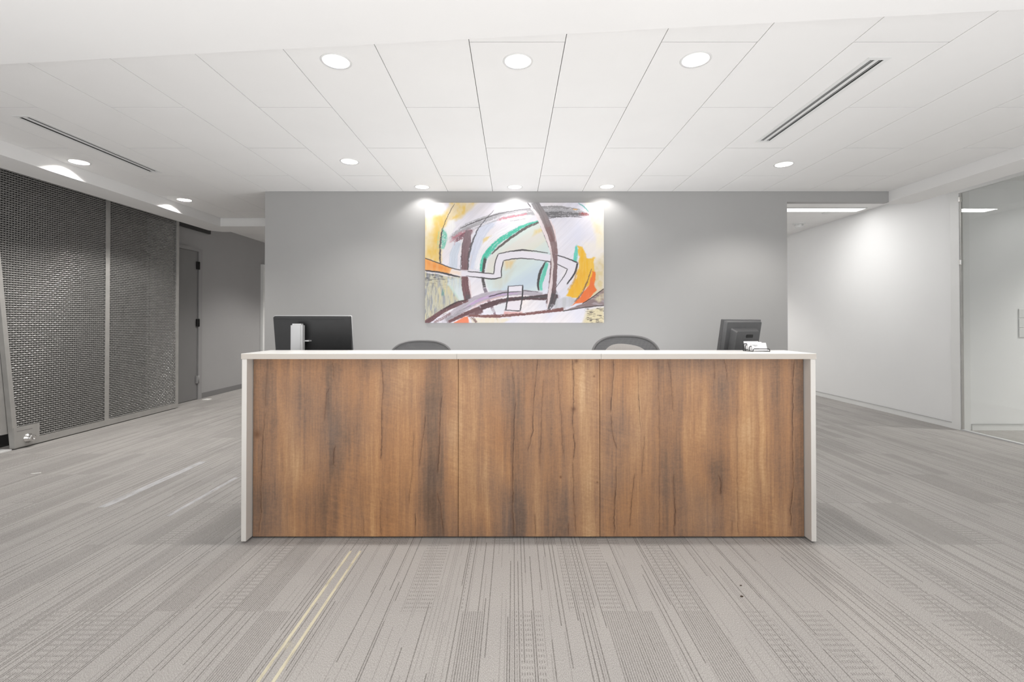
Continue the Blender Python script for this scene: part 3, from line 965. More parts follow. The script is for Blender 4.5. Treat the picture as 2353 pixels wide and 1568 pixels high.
    # green arc with its dark companion
    stroke((90, 203, 176), [(1375, 328), (1200, 390), (1050, 478), (920, 570), (820, 680), (765, 780), (745, 885)], [14, 34, 50, 58, 66, 56, 30], 1.0, 0.30, 5, 29)
    stroke((112, 107, 104), [(1380, 342), (1240, 402), (1090, 500), (960, 600), (855, 692)], [20, 28, 26, 24, 12], 1.0, 0.27, 3, 30)
    stroke((86, 82, 82), [(790, 735), (772, 850), (766, 960), (782, 1060)], [34, 30, 32, 34], 0.95, 0.28, 3, 31)
    stroke((128, 118, 130), [(782, 1060), (826, 1190), (880, 1310), (930, 1420)], [36, 36, 34, 8], 0.9, 0.30, 3, 32, (140, 112, 124))
    # right yellow and orange crescents
    stroke((110, 206, 188), [(1785, 600), (1782, 690), (1770, 775)], [22, 44, 40], 1.0, 0.28, 5, 33)
    fill((245, 187, 52), [(1810, 600), (1862, 612), (1895, 735), (1978, 742), (1990, 860), (1945, 970), (1870, 1080), (1795, 1165), (1665, 1145), (1720, 1075), (1795, 960), (1816, 800)], 9, 0.95, 0.15, 1.6, 16, 120, 95)
    fill((250, 206, 100), [(1900, 745), (1985, 750), (1985, 880), (1930, 960), (1920, 860)], 22, 0.7, 0.5, 2.0, 14, 100, 96)
    fill((238, 170, 50), [(1830, 860), (1890, 900), (1800, 1060), (1740, 1120)], 40, 0.5, 0.3)
    stroke((206, 150, 60), [(1790, 830), (1770, 960), (1690, 1090)], [14, 22, 22], 0.6, 0.35, 8, 36)
    fill((240, 122, 66), [(1958, 890), (1990, 898), (1994, 1060), (2008, 1090), (1905, 1200), (1735, 1252), (1790, 1200), (1895, 1060), (1942, 950)], 7, 0.98, 0.1, 1.4)
    fill((248, 134, 52), [(1960, 890), (1992, 900), (1985, 1000), (1955, 990)], 12, 0.8)
    stroke((128, 98, 80), [(1950, 850), (1900, 1000), (1820, 1150), (1755, 1215)], [8, 18, 20, 14], 0.85, 0.34, 3, 39)
    stroke((100, 176, 168), [(1806, 134), (1870, 175), (1922, 232)], [6, 12, 8], 0.95, 0.22, 3, 40)
    # inner dark and teal crescents
    stroke((84, 81, 82), [(1455, 772), (1395, 880), (1368, 1000), (1376, 1092)], [16, 30, 26, 16], 1.0, 0.22, 3, 41)
    stroke((116, 208, 186), [(1465, 785), (1425, 920), (1396, 1020), (1406, 1092)], [36, 46, 36, 26], 1.0, 0.14, 4, 42)
    # white beam
    beam = [(420, 852), (600, 885), (885, 908), (890, 800), (930, 690), (1060, 665), (1200, 655), (1440, 690), (1560, 705), (1800, 788), (1760, 900), (1680, 1022), (1585, 1115), (1555, 1075), (1640, 950), (1690, 855), (1570, 795), (1400, 760), (1240, 742), (1100, 742), (990, 765), (968, 860), (970, 945), (880, 958), (600, 938), (400, 912)]
    fill((237, 232, 241), beam, 5, 0.98, 0.0, 0.25)
    fill((250, 222, 196), [(400, 850), (520, 880), (520, 930), (390, 905)], 26, 0.7)
    for k, (p, w) in enumerate((([(135, 735), (300, 795), (420, 842), (525, 866)], 8), ([(600, 880), (740, 892), (885, 908)], 8), ([(885, 908), (898, 790), (932, 690)], 8),
                                ([(932, 690), (1060, 663), (1190, 648), (1300, 655), (1480, 680)], [7, 9, 16, 9, 6]), ([(1500, 688), (1640, 722), (1800, 785)], [9, 9, 12]),
                                ([(135, 871), (300, 892), (400, 915), (525, 942)], [14, 14, 18, 8]), ([(580, 928), (740, 948), (880, 960), (970, 944)], [5, 10, 12, 8]),
                                ([(968, 944), (966, 865), (990, 765)], 9), ([(990, 765), (1100, 742), (1240, 740), (1400, 758), (1510, 778)], [7, 9, 8, 6, 10]),
                                ([(1570, 795), (1690, 855)], 7), ([(1690, 855), (1642, 945), (1556, 1062)], [8, 7, 3]), ([(1800, 788), (1762, 905), (1680, 1022)], [16, 15, 11]))):
        stroke((80, 77, 80), p, [q * 1.25 for q in w] if isinstance(w, list) else w * 1.25, 1.0, 0.24, 2, 43 + k, curve=len(p) > 2, rough=4)
    # lower sweep
    stroke((188, 180, 190), [(360, 1420), (560, 1270), (760, 1165), (1000, 1118), (1250, 1112), (1420, 1132)], [90, 96, 92, 66, 56, 40], 1.0, 0.18, 5, 60)
    stroke((196, 166, 208), [(560, 1290), (720, 1195), (900, 1140), (1180, 1110)], [18, 30, 34, 16], 0.8, 0.36, 5, 61)
    stroke((222, 182, 184), [(640, 1280), (780, 1210), (1000, 1150)], [20, 26, 16], 0.6, 0.38, 6, 62)
    stroke((150, 148, 152), [(360, 1410), (500, 1330), (640, 1250)], [40, 40, 20], 0.7, 0.42, 5, 63)
    stroke(MR, [(130, 1450), (330, 1315), (470, 1245), (610, 1192)], [56, 44, 46, 26], 1.0, 0.26, 4, 64)
    stroke((72, 62, 64), [(300, 1310), (470, 1222), (600, 1186)], [10, 18, 8], 0.9, 0.36, 3, 65)
    stroke((116, 84, 84), [(230, 1440), (350, 1370), (420, 1330)], [30, 50, 30], 0.6, 0.46, 4, 66)
    stroke(MR, [(390, 1432), (560, 1352), (740, 1275)], [30, 44, 40], 1.0, 0.22, 4, 67)
    fill(MR, [(640, 1330), (760, 1262), (770, 1325), (700, 1365), (610, 1372)], 8, 0.95, 0.2)
    stroke((98, 76, 80), [(740, 1275), (950, 1208), (1150, 1176), (1300, 1168), (1450, 1160), (1590, 1152)], [60, 54, 40, 44, 66, 40], 1.0, 0.25, 4, 68)
    stroke((84, 80, 83), [(1080, 1185), (1300, 1160), (1560, 1148)], [14, 22, 40], 0.85, 0.38, 4, 69)
    stroke(G, [(830, 1156), (1000, 1112), (1190, 1096)], [11, 12, 9], 1.0, 0.2, 2, 70, rough=3)
    stroke(G, [(1205, 1088), (1375, 1104)], 8, 0.9, 0.36, 2, 71)
    fill((196, 196, 200), [(1560, 1180), (1700, 1150), (1790, 1180), (1740, 1250), (1600, 1290), (1530, 1290)], 14, 0.9, 0.4)
    fill((226, 228, 234), [(780, 1330), (900, 1260), (1030, 1200), (1010, 1300), (860, 1345)], 12, 0.85, 0.35, 1, 80, 14)
    fill((226, 172, 168), [(1000, 1315), (1200, 1320), (1190, 1352), (990, 1352)], 12, 0.9, 0.2)
    # bottom line and wedge
    fill((238, 226, 203), [(640, 1385), (900, 1380), (1080, 1400), (980, 1450), (640, 1450)], 14, 0.9, 0.2)
    fill((237, 138, 104), [(440, 1440), (560, 1372), (600, 1362), (622, 1450), (430, 1450)], 6, 1.0)
    stroke((132, 92, 90), [(600, 1362), (900, 1368), (1200, 1346), (1450, 1318), (1650, 1290)], [22, 34, 26, 34, 40], 1.0, 0.26, 4, 72)
    stroke((120, 92, 92), [(640, 1375), (700, 1440)], [40, 30], 0.8, 0.46, 4, 73)
    fill((140, 121, 121), [(1640, 1305), (1780, 1262), (1870, 1225), (2090, 1065), (2090, 1252), (1850, 1282)], 7, 0.95, 0.35, 0.6, 60, 12)
    fill((225, 213, 178), [(1980, 1190), (2090, 1110), (2090, 1190), (2020, 1215)], 16, 0.8, 0.5)
    fill((226, 213, 176), [(1900, 1300), (2090, 1262), (2090, 1450), (1850, 1450)], 22, 0.95)
    a = inside([(1880, 1280), (2090, 1262), (2090, 1450), (1900, 1450)], 20)
    over((120, 112, 104), a * smooth(0.62, 0.66, fbm(X / 36, Y / 7, 74, 2)) * 0.9)
    stroke((70, 64, 64), [(1640, 1312), (1850, 1276), (2085, 1248)], [10, 9, 8], 1.0, 0.2, 2, 75, rough=3)
    stroke((70, 64, 64), [(1850, 1232), (1960, 1160), (2085, 1068)], [9, 9, 8], 1.0, 0.2, 2, 76, rough=3)
    # right upright stroke over everything
    stroke((152, 150, 152), [(1325, 120), (1395, 240), (1470, 380), (1528, 560), (1545, 700)], [80, 96, 92, 82, 74], 1.0, 0.2, 4, 77, (142, 116, 116))
    stroke((134, 104, 104), [(1470, 390), (1530, 560)], [60, 56], 0.75, 0.36, 5, 78)
    stroke((138, 114, 116), [(1545, 690), (1534, 900), (1520, 1080), (1500, 1240)], [72, 80, 86, 96], 1.0, 0.18, 4, 79, (116, 94, 98))
    stroke((88, 84, 87), [(1545, 1120), (1520, 1220), (1480, 1300)], [70, 70, 30], 0.9, 0.34, 4, 80)
    stroke(G, [(1385, 350), (1445, 500), (1490, 620)], [8, 14, 10], 0.85, 0.34, 3, 81)
    stroke((242, 214, 212), [(1500, 320), (1545, 430), (1562, 560)], [10, 16, 8], 0.7, 0.2, 4, 82)
    stroke(G, [(1250, 130), (1300, 190)], 12, 0.9, 0.3, 3, 83)
    stroke((240, 232, 236), [(1285, 180), (1350, 255), (1420, 400), (1480, 560), (1515, 690)], [16, 36, 38, 32, 16], 1.0, 0.12, 3, 84, (232, 214, 216))
    stroke((226, 214, 214), [(1505, 660), (1525, 800), (1512, 950)], [14, 26, 16], 0.95, 0.16, 3, 85)
    stroke((232, 216, 218), [(1522, 860), (1508, 1020), (1490, 1150), (1465, 1290)], [8, 36, 34, 6], 1.0, 0.14, 3, 86)
    # little house mark
    fill((238, 233, 242), [(1048, 1042), (1196, 1036), (1192, 1095), (1046, 1104)], 5, 1.0, 0, 0.3)
    fill((238, 230, 238), [(1030, 1210), (1186, 1195), (1168, 1306), (1020, 1296)], 6, 0.9, 0, 0.3)
    for k, (p, w) in enumerate((([(1038, 1041), (1202, 1032)], 6), ([(1042, 1040), (1036, 1160), (1014, 1302)], [9, 13, 13]), ([(1200, 1032), (1196, 1160), (1170, 1312)], [13, 13, 11]), ([(1002, 1300), (1100, 1308), (1172, 1313)], [9, 8, 12]))):
        stroke((78, 75, 79), p, [q * 1.15 for q in w] if isinstance(w, list) else w * 1.15, 1.0, 0.2, 2, 87 + k, rough=3)
    return np.clip(img, 0, 255) * 0.90


CAN = empty('abstract_painting', (0.0135, Y_W, 1.235))
tag(CAN, 'large abstract canvas with yellow, teal and grey brush strokes on the grey wall', 'painting')
c = color_sheet('canvas', make_painting(), -0.9955 - 0.0135 + 0.002, 1.0215 - 0.0135 - 0.002, 0.003, 1.357, -0.034, M['canvas'], CAN, 0.030)
MB().box(-0.93, 0.93, -0.006, -0.001, 0.06, 1.30).build('stretcher', M['white_trim'], CAN)

# ------------------------------------------------------------------ reception desk
Y_D = 2.668                                    # front face of the counter
XD0, XD1 = -1.536, 1.710
Z_C = 1.070
Y_P = 2.733                                    # wood panels
desk = empty('reception_desk', (0, Y_D, 0))
tag(desk, 'long reception desk with three wood panels and white ends and top', 'desk')
cuts = [XD0, -0.3195, 0.4960, XD1]
for a, b in zip(cuts[:-1], cuts[1:]):
    mb = MB().box(a + 0.0004, b - 0.0004, Y_D, 2.988, Z_C - 0.031, Z_C).bevel(0.0012, 1)
    child(mb, 'counter_top', M['top_white'], desk)
    child(MB().box(a + 0.0008, b - 0.0008, Y_D - 0.0008, Y_D + 0.002, Z_C - 0.0312, Z_C - 0.0012), 'edge_band', M['edge_band'], desk)['label'] = 'warm white edge band of the counter'
for a, b in ((XD0 + 0.003, XD0 + 0.031), (XD1 - 0.031, XD1 - 0.003)):
    mb = MB().box(a, b, Y_D + 0.003, 2.985, 0.012, Z_C - 0.0312).bevel(0.0012, 1)
    child(mb, 'end_panel', M['laminate'], desk)
child(MB().box(XD0 + 0.032, XD1 - 0.032, Y_P + 0.022, Y_P + 0.04, 0.004, Z_C - 0.032), 'carcass', M['toekick'], desk)
for x in (-1.48, -0.3, 0.48, 1.64):
    child(MB().lathe([(0.018, 0), (0.018, 0.012)], (x, Y_P + 0.10, 0), 'Z', 14, caps=True).lathe([(0.02, 0.012), (0.02, 0.03)], (x, Y_P + 0.10, 0), 'Z', 14, caps=True), 'foot', M['black'], desk)
wt = empty('back_worktop', (0, 3.3, 0))
tag(wt, 'grey worktop behind the reception desk carrying the two monitors', 'worktop')
child(MB().box(XD0 + 0.034, XD1 - 0.034, 2.992, 3.62, 0.715, 0.74), 'top_board', M['worktop'], wt)
for a in (XD0 + 0.034, XD1 - 0.054):
    child(MB().box(a, a + 0.02, 2.995, 3.60, 0.0, 0.7148), 'side_support', M['laminate'], wt)


def make_wood(X0, X1, nx, nz):
    """wood print for one panel, worked out in the coordinates of the desk front (x 580-1850, y 826-1234)"""
    X, Y = np.meshgrid(np.linspace(X0, X1, nx), np.linspace(826, 1234, nz))
    bend = (fbm(X / 160, Y / 260, 101, 3) - 0.5) * 40 + (fbm(X / 60, Y / 120, 102, 2) - 0.5) * 12
    U = X + bend
    t = (fbm(U / 55, Y / 520, 103, 4) - 0.5) * 1.2 + (fbm(U / 16, Y / 420, 104, 3) - 0.5) * 0.5
    t += (fbm(X / 110, Y / 90, 105, 3) - 0.5) * 0.55
    # broad light and dark bands: centre, half width, amount, y range
    for c, w, s, y0, y1 in ((600, 26, -0.55, 700, 1300), (628, 12, -0.2, 840, 1000), (655, 26, 0.2, 930, 1100), (673, 9, 0.3, 1060, 1260), (692, 26, -0.25, 900, 1000), (700, 40, 0.25, 1030, 1130),
                            (752, 17, -0.35, 826, 960), (745, 18, -0.25, 1120, 1250), (768, 14, -0.2, 1000, 1100), (803, 9, 0.35, 1060, 1250), (800, 16, 0.15, 840, 960), (860, 36, 0.3, 860, 1260), (930, 26, 0.12, 850, 1000),
                            (985, 20, -0.22, 900, 1150), (1015, 14, -0.4, 826, 1120), (1010, 24, -0.35, 1060, 1260), (955, 12, 0.25, 1090, 1260), (1085, 34, 0.3, 850, 1180), (1120, 8, 0.25, 1060, 1250),
                            (1170, 20, -0.5, 850, 1050), (1175, 24, -0.42, 1130, 1260), (1190, 14, -0.35, 900, 1260), (1228, 20, 0.3, 1060, 1260), (1268, 26, 0.05, 850, 1250), (1290, 14, -0.3, 1140, 1260), (1292, 24, -0.15, 840, 1060),
                            (1350, 26, 0.4, 826, 1260), (1412, 26, -0.3, 826, 1260), (1440, 16, -0.2, 1050, 1260), (1470, 12, 0.32, 840, 1060), (1500, 26, 0.12, 950, 1260), (1530, 16, -0.15, 840, 1240),
                            (1600, 32, 0.34, 850, 1200), (1622, 9, 0.3, 900, 1120), (1668, 24, -0.42, 880, 1130), (1652, 20, -0.35, 1060, 1250), (1730, 36, 0.32, 850, 1200), (1754, 9, 0.3, 870, 1130),
                            (1795, 16, -0.25, 830, 1150), (1838, 26, -0.6, 700, 1300), (1785, 24, 0.2, 1130, 1240)):
        t += s * np.exp(-((U - c) / w) ** 2) * smooth(y0 - 40, y0 + 30, Y) * (1 - smooth(y1 - 30, y1 + 40, Y))
    # fine pores and cross figure
    t += (fbm(X / 2.0, Y / 70, 106, 3) - 0.5) * 0.42
    fig = fbm((X + Y * 0.5) / 26, (Y - X * 0.35) / 3.2, 107, 2) - 0.5
    t += fig * 0.34 * smooth(0.5, 0.75, fbm(X / 70, Y / 170, 108, 2))
    t += (fbm(X / 2.6, Y / 2.6, 109, 2) - 0.5) * 0.3 + (fbm(X / 9, Y / 2.2, 115, 2) - 0.5) * 0.22
    t += (fbm(X / 5, Y / 150, 116, 3) - 0.5) * 0.5
    t = np.clip(0.53 + 0.42 * t, 0, 1)
    stops = [0.0, 0.25, 0.45, 0.62, 0.8, 1.0]
    cols = np.array([(86, 69, 58), (114, 91, 75), (141, 107, 82), (160, 120, 87), (178, 138, 99), (200, 164, 124)], float)
    rgb = np.stack([np.interp(t, stops, cols[:, k]) for k in range(3)], -1)
    hue = (fbm(X / 90, Y / 200, 110, 3) - 0.5)[..., None]
    rgb += hue * np.array([16, 0, -16], float)
    # cracks
    def crack(pts, w, dark=0.75, halo=0.15, light=0.0):
        nonlocal rgb
        w *= 0.62; dark *= 0.9; light *= 0.5; halo *= 1.3
        p = np.array(pts, float)
        yy = Y + (fbm(X / 8, Y / 8, 111, 2) - 0.5) * 4
        cx = np.interp(yy, p[:, 1], p[:, 0]) + (fbm(Y / 14, Y * 0 + pts[0][0], 112, 3) - 0.5) * 3.5
        on = smooth(p[0, 1] - 3, p[0, 1] + 10, Y) * (1 - smooth(p[-1, 1] - 10, p[-1, 1] + 3, Y))
        ww = w * (0.55 + 0.9 * fbm(Y / 22, Y * 0 + pts[0][0] * 1.7, 113, 2))
        d = np.abs(X - cx)
        a = (1 - smooth(ww * 0.45, ww * 1.25, d)) * on * dark * (0.45 + 0.55 * smooth(0.3, 0.55, fbm(Y / 30, Y * 0 + pts[0][0], 114, 2)))
        h = np.exp(-(d / (ww * 4)) ** 2) * on * halo
        rgb = rgb * (1 - h[..., None]) + np.array((104, 74, 54)) * h[..., None]
        rgb = rgb * (1 - a[..., None]) + np.array((80, 55, 40)) * a[..., None]
        if light:
            l = np.exp(-((X - cx - ww * 2.0) / (ww * 1.1)) ** 2) * on * light
            rgb = rgb * (1 - l[..., None]) + np.array((214, 176, 134)) * l[..., None]
    for a in (([(616, 830), (612, 890), (612, 940)], 1.6, .4), ([(612, 950), (607, 1000), (604, 1060), (602, 1110), (602, 1180), (598, 1226)], 1.5, .8, .2, .4), ([(764, 826), (767, 850), (768, 875)], 1.3, .8),
              ([(758, 890), (752, 905), (749, 940), (745, 970)], 1.5, .75), ([(772, 1025), (768, 1050), (767, 1070), (774, 1076)], 2.0, .85), ([(876, 826), (881, 880), (877, 970), (878, 1040), (876, 1060)], 1.6, .8), ([(876, 1150), (876, 1220), (879, 1234)], 1.3, .7), ([(836, 1190), (838, 1234)], 1.0, .4),
              ([(978, 955), (974, 1000), (968, 1040), (966, 1075)], 1.6, .75, .2, .3), ([(1016, 912), (1012, 960), (1010, 1010), (1006, 1090)], 1.9, .85, .25, .3), ([(952, 990), (948, 1080), (940, 1160)], 1.0, .5), ([(1005, 1130), (1014, 1170), (1018, 1205), (1019, 1234)], 1.7, .85), ([(955, 1180), (955, 1234)], 1.5, .8, .2, .5),
              ([(1175, 826), (1177, 850), (1184, 925)], 1.0, .4), ([(1184, 925), (1182, 980), (1179, 1050), (1178, 1120), (1179, 1180), (1181, 1234)], 2.0, .9, .3, .3), ([(1236, 826), (1226, 930), (1225, 990), (1213, 1040)], 1.7, .8, .2, .3), ([(1250, 870), (1244, 940), (1240, 1080)], 1.2, .55),
              ([(1315, 826), (1318, 880), (1316, 970), (1320, 1030), (1317, 1060)], 1.8, .85), ([(1316, 1060), (1318, 1150), (1324, 1234)], 1.3, .6), ([(1282, 850), (1288, 940), (1294, 1050)], 1.0, .5), ([(1228, 1180), (1230, 1234)], 1.3, .7), ([(1305, 1200), (1306, 1234)], 1.0, .6),
              ([(1410, 826), (1410, 860), (1404, 920), (1402, 950)], 2.0, .85, .25, .45), ([(1402, 955), (1410, 1010), (1418, 1035)], 1.4, .75), ([(1417, 1070), (1415, 1110), (1412, 1160), (1411, 1234)], 1.7, .8, .2, .5), ([(1466, 840), (1468, 920), (1470, 985)], 1.6, .75, .1, .5), ([(1458, 1090), (1450, 1150), (1446, 1215)], 1.4, .7), ([(1480, 1000), (1474, 1100)], 1.0, .5),
              ([(1533, 826), (1540, 860), (1544, 900), (1546, 950)], 1.4, .75), ([(1546, 1090), (1548, 1150), (1550, 1190), (1547, 1234)], 1.7, .85), ([(1512, 830), (1514, 1000), (1514, 1234)], 1.0, .4), ([(1663, 826), (1668, 850), (1672, 880)], 1.3, .7), ([(1642, 830), (1641, 880)], 1.0, .5),
              ([(1650, 1092), (1656, 1110), (1654, 1140)], 2.0, .85), ([(1695, 830), (1692, 1000), (1694, 1234)], 0.9, .3), ([(1680, 1195), (1680, 1234)], 1.2, .5), ([(1825, 830), (1822, 880), (1820, 950), (1820, 1060), (1822, 1110), (1815, 1170), (1815, 1215)], 1.7, .8, .25, .45)):
        crack(*a)
    for kx, ky, r in ((1318, 942, 5), (1324, 832, 4), (1365, 867, 2), (592, 1000, 7), (1288, 1098, 2.5), (1372, 1110, 2)):
        d = np.hypot((X - kx), (Y - ky) / 1.2)
        a = np.exp(-(d / r) ** 2)[..., None] * 0.7
        rgb = rgb * (1 - a) + np.array((96, 64, 42)) * a
    return rgb


px_of = lambda x: 1179.5 + x * 1086.0 / Y_P
pc = [XD0 + 0.034, -0.3180, 0.4995, XD1 - 0.034]
for k in range(3):
    a, b = pc[k] + 0.0017, pc[k + 1] - 0.0017
    nx = int((b - a) / 0.0032); nz = 326
    o = color_sheet('wood_panel', make_wood(px_of(a), px_of(b), nx, nz), a, b, 0.012, Z_C - 0.033, Y_P - Y_D, M['wood'], desk, 0.018)

# ------------------------------------------------------------------ monitors
Z_W = 0.74
mon = empty('wide_monitor', (-1.372, 3.18, Z_W))
tag(mon, 'wide black monitor with silver rim and silver stand at the left end of the desk', 'monitor')


def tilt(mb, ang, pz, yaw=0.0, off=(0, 0, 0)):
    mb.move(Matrix.Translation(off) @ Matrix.Rotation(yaw, 4, 'Z') @ Matrix.Translation((0, 0, pz)) @ Matrix.Rotation(ang, 4, 'X') @ Matrix.Translation((0, 0, -pz)))
    return mb


TA = R(9)
def rrect(w0, w1, z0, z1, r, n=5):
    pts = []
    for cx, cz, a0 in ((w1 - r, z0 + r, -90), (w1 - r, z1 - r, 0), (w0 + r, z1 - r, 90), (w0 + r, z0 + r, 180)):
        for k in range(n + 1):
            a = R(a0 + 90 * k / n); pts.append((cx + r * math.cos(a), cz + r * math.sin(a)))
    return pts


def slab_y(mb, pts, y0, y1, inset=0.0):
    cx = sum(p[0] for p in pts) / len(pts); cz = sum(p[1] for p in pts) / len(pts)
    f = 1 - inset
    mb.hull([(p[0], y1, p[1]) for p in pts], [(cx + (p[0] - cx) * f, y0, cz + (p[1] - cz) * f) for p in pts])
    return mb


zt = 0.540
w = 0.268
tilt(slab_y(MB(), rrect(-w, w, zt - 0.335, zt, 0.012), 0.104, 0.116), TA, zt - 0.335).build('bezel', M['silver'], mon)
tilt(slab_y(MB(), rrect(-w + 0.002, w - 0.004, zt - 0.332, zt - 0.003, 0.010), 0.090, 0.104, 0.012), TA, zt - 0.335).build('rear_shell', M['monitor_black'], mon)
tilt(MB().box(-w + 0.02, w - 0.05, 0.088, 0.0915, zt - 0.026, zt - 0.021), TA, zt - 0.335).build('vent_groove', M['black'], mon)
tilt(slab_y(MB(), rrect(-w + 0.012, w - 0.012, zt - 0.318, zt - 0.012, 0.004), 0.116, 0.1175), TA, zt - 0.335).build('screen', M['screen'], mon)
MB().box(-0.118, -0.038, -0.028, 0.028, 0.012, 0.497).bevel(0.011, 3).build('stand_post', M['silver'], mon)
MB().box(-0.10, -0.05, 0.027, 0.085, 0.30, 0.36).bevel(0.004, 1).build('mount_arm', M['black'], mon)
MB().box(-0.05, -0.012, 0.020, 0.08, 0.376, 0.384).build('mount_bracket', M['silver'], mon)
MB().prism([(-0.20, -0.09), (0.04, -0.09), (0.05, 0.12), (-0.21, 0.12)], 0.0, 0.012).bevel(0.003, 1).build('base', M['silver'], mon)

m2 = empty('square_monitor', (1.536, 3.25, Z_W))
tag(m2, 'dark grey monitor turned away behind the card holder at the right end', 'monitor')
YA, T2 = R(25), R(10)
t2 = lambda mb: tilt(mb, T2, 0.22, YA)
zt = 0.528
t2(slab_y(MB(), rrect(-0.180, 0.180, zt - 0.33, zt, 0.006), 0.004, 0.026)).build('bezel', M['monitor_grey'], m2)
t2(slab_y(MB(), rrect(-0.177, 0.177, zt - 0.327, zt - 0.003, 0.008), -0.016, 0.004, 0.07)).build('rear_shell', M['monitor_grey'], m2)
t2(slab_y(MB(), rrect(-0.128, 0.122, zt - 0.31, zt - 0.052, 0.012), -0.055, -0.012, 0.14)).build('electronics_hump', M['monitor_grey'], m2)
t2(slab_y(MB(), rrect(-0.02, 0.045, zt - 0.113, zt - 0.092, 0.005), -0.0570, -0.0535)).build('lock_slot', M['black'], m2)
t2(slab_y(MB(), rrect(-0.155, 0.155, zt - 0.31, zt - 0.016, 0.003), 0.026, 0.0275)).build('screen', M['screen'], m2)
MB().box(-0.045, 0.045, -0.03, 0.01, 0.01, 0.30).bevel(0.008, 2).move(Matrix.Rotation(YA, 4, 'Z')).build('stand_post', M['monitor_grey'], m2)
MB().prism([(-0.13, -0.11), (0.13, -0.11), (0.13, 0.10), (-0.13, 0.10)], 0, 0.014).bevel(0.004, 1).move(Matrix.Rotation(YA, 4, 'Z')).build('base', M['monitor_grey'], m2)


# ------------------------------------------------------------------ task chairs
def sup(c, e):
    return math.copysign(abs(c) ** e, c)


def chair(x, y, ztop, label, added_panel):
    root = empty('mesh_task_chair', (x, y, 0))
    tag(root, label, 'chair', 'mesh chairs behind the desk')
    dz = ztop - 1.143

    def outline(a, k=1.0):
        """back frame outline, front view"""
        c, s = math.cos(a), math.sin(a)
        if s >= 0:
            px, pz = 0.272 * sup(c, 0.72), 0.155 * sup(s, 0.92)
        else:
            px, pz = 0.272 * sup(c, 0.72) * (1 - 0.34 * sup(-s, 1.3)), 0.40 * sup(s, 0.8)
        return px * k, 0.98 + dz + pz * k

    yb = lambda px, pz: 0.02 + 0.05 * (px / 0.272) ** 2 * -1 + 0.09 * (pz - 0.60 - dz) ** 2 - 0.03
    n = 72
    loop = []
    for i in range(n):
        px, pz = outline(2 * math.pi * i / n); loop.append((px, yb(px, pz), pz))
    MB().tube(loop, 0.0115, 10, True, 1.25).build('back_frame', M['chair_frame'], root)

    def surf(u, v):
        a = 2 * math.pi * u
        px, pz = outline(a, 0.985)
        cx, cz = 0.0, 0.93 + dz
        px, pz = cx + (px - cx) * v, cz + (pz - cz) * v
        return (px, yb(px, pz) + 0.004 - 0.02 * (1 - v * v), pz)
    MB().grid(surf, 72, 14).build('back_mesh', M['chair_mesh'], root)
    if added_panel:  # added pale panel standing in for the bright wall behind the mesh
        def psurf(u, v):
            px = (u - 0.5) * 0.43
            pz = 0.80 + dz + v * (0.262 + 0.012 * math.sin((u - 0.15) * 6.0)) * (1 - 0.55 * abs(2 * u - 1) ** 5)
            return (px, yb(px, pz) - 0.024, pz)
        MB().grid(psurf, 30, 10).build('lumbar_pad', M['pad_mesh'], root)
    else:
        def psurf(u, v):
            px = (u - 0.5) * 0.40
            pz = 0.78 + dz + v * 0.247 * (1 - 0.5 * abs(2 * u - 1) ** 6)
            return (px, yb(px, pz) - 0.024, pz)
        MB().grid(psurf, 30, 10).build('lumbar_pad', M['pad_mesh'], root)
    # spine, seat, arms, column, base
    MB().tube([(0, 0.05, 0.86 + dz), (0, 0.10, 0.70), (0, 0.08, 0.52), (0, -0.06, 0.43)], [0.02, 0.024, 0.028, 0.03], 10).build('spine', M['chair_base'], root)
    sl = []
    for i in range(48):
        a = 2 * math.pi * i / 48
        sl.append((0.255 * sup(math.cos(a), 0.55), -0.25 + 0.235 * sup(math.sin(a), 0.55), 0.47 - 0.02 * (1 if math.sin(a) < -0.8 else 0)))
    MB().tube(sl, 0.014, 8, True).build('seat_frame', M['chair_frame'], root)

    def seat(u, v):
        a = 2 * math.pi * u
        return (0.25 * v * sup(math.cos(a), 0.55), -0.25 + 0.23 * v * sup(math.sin(a), 0.55), 0.468 - 0.03 * (1 - v * v))
    MB().grid(seat, 48, 8).build('seat_mesh', M['chair_mesh'], root)
    for s in (-1, 1):
        MB().tube([(s * 0.05, -0.02, 0.42), (s * 0.29, -0.04, 0.46), (s * 0.31, -0.10, 0.60), (s * 0.30, -0.14, 0.66)], 0.016, 8).build('arm_support', M['chair_base'], root)
        MB().box(s * 0.30 - 0.045, s * 0.30 + 0.045, -0.30, -0.04, 0.66, 0.685).bevel(0.010, 2).build('armrest', M['chair_base'], root)
    MB().lathe([(0.06, 0.42), (0.05, 0.38), (0.028, 0.36), (0.028, 0.20), (0.045, 0.18), (0.05, 0.09)], (0, -0.2, 0), n=20, caps=True).build('gas_column', M['chair_base'], root)
    for k in range(5):
        a = 2 * math.pi * k / 5 + 0.3
        cx, cy = math.cos(a), math.sin(a)
        leg = MB().tube([(0.03 * cx, -0.2 + 0.03 * cy, 0.12), (0.18 * cx, -0.2 + 0.18 * cy, 0.10), (0.31 * cx, -0.2 + 0.31 * cy, 0.075)], [0.026, 0.022, 0.016], 8).build('base_leg', M['chair_base'], root)
        t = Matrix.Translation((0.31 * cx, -0.2 + 0.31 * cy, 0.03)) @ Matrix.Rotation(a, 4, 'Z')
        MB().lathe([(0.012, -0.022), (0.03, -0.02), (0.03, -0.004), (0.02, 0), (0.03, 0.004), (0.03, 0.02), (0.012, 0.022)], axis='Y', n=16, caps=True).move(t).build('caster', M['black'], leg)
    return root


chair(0.917, 3.90, 1.138, 'grey mesh office chair with a pale lumbar pad, nearer the right monitor', True)
chair(-0.800, 4.15, 1.086, 'grey mesh office chair, lower one between the left monitor and the painting', False)

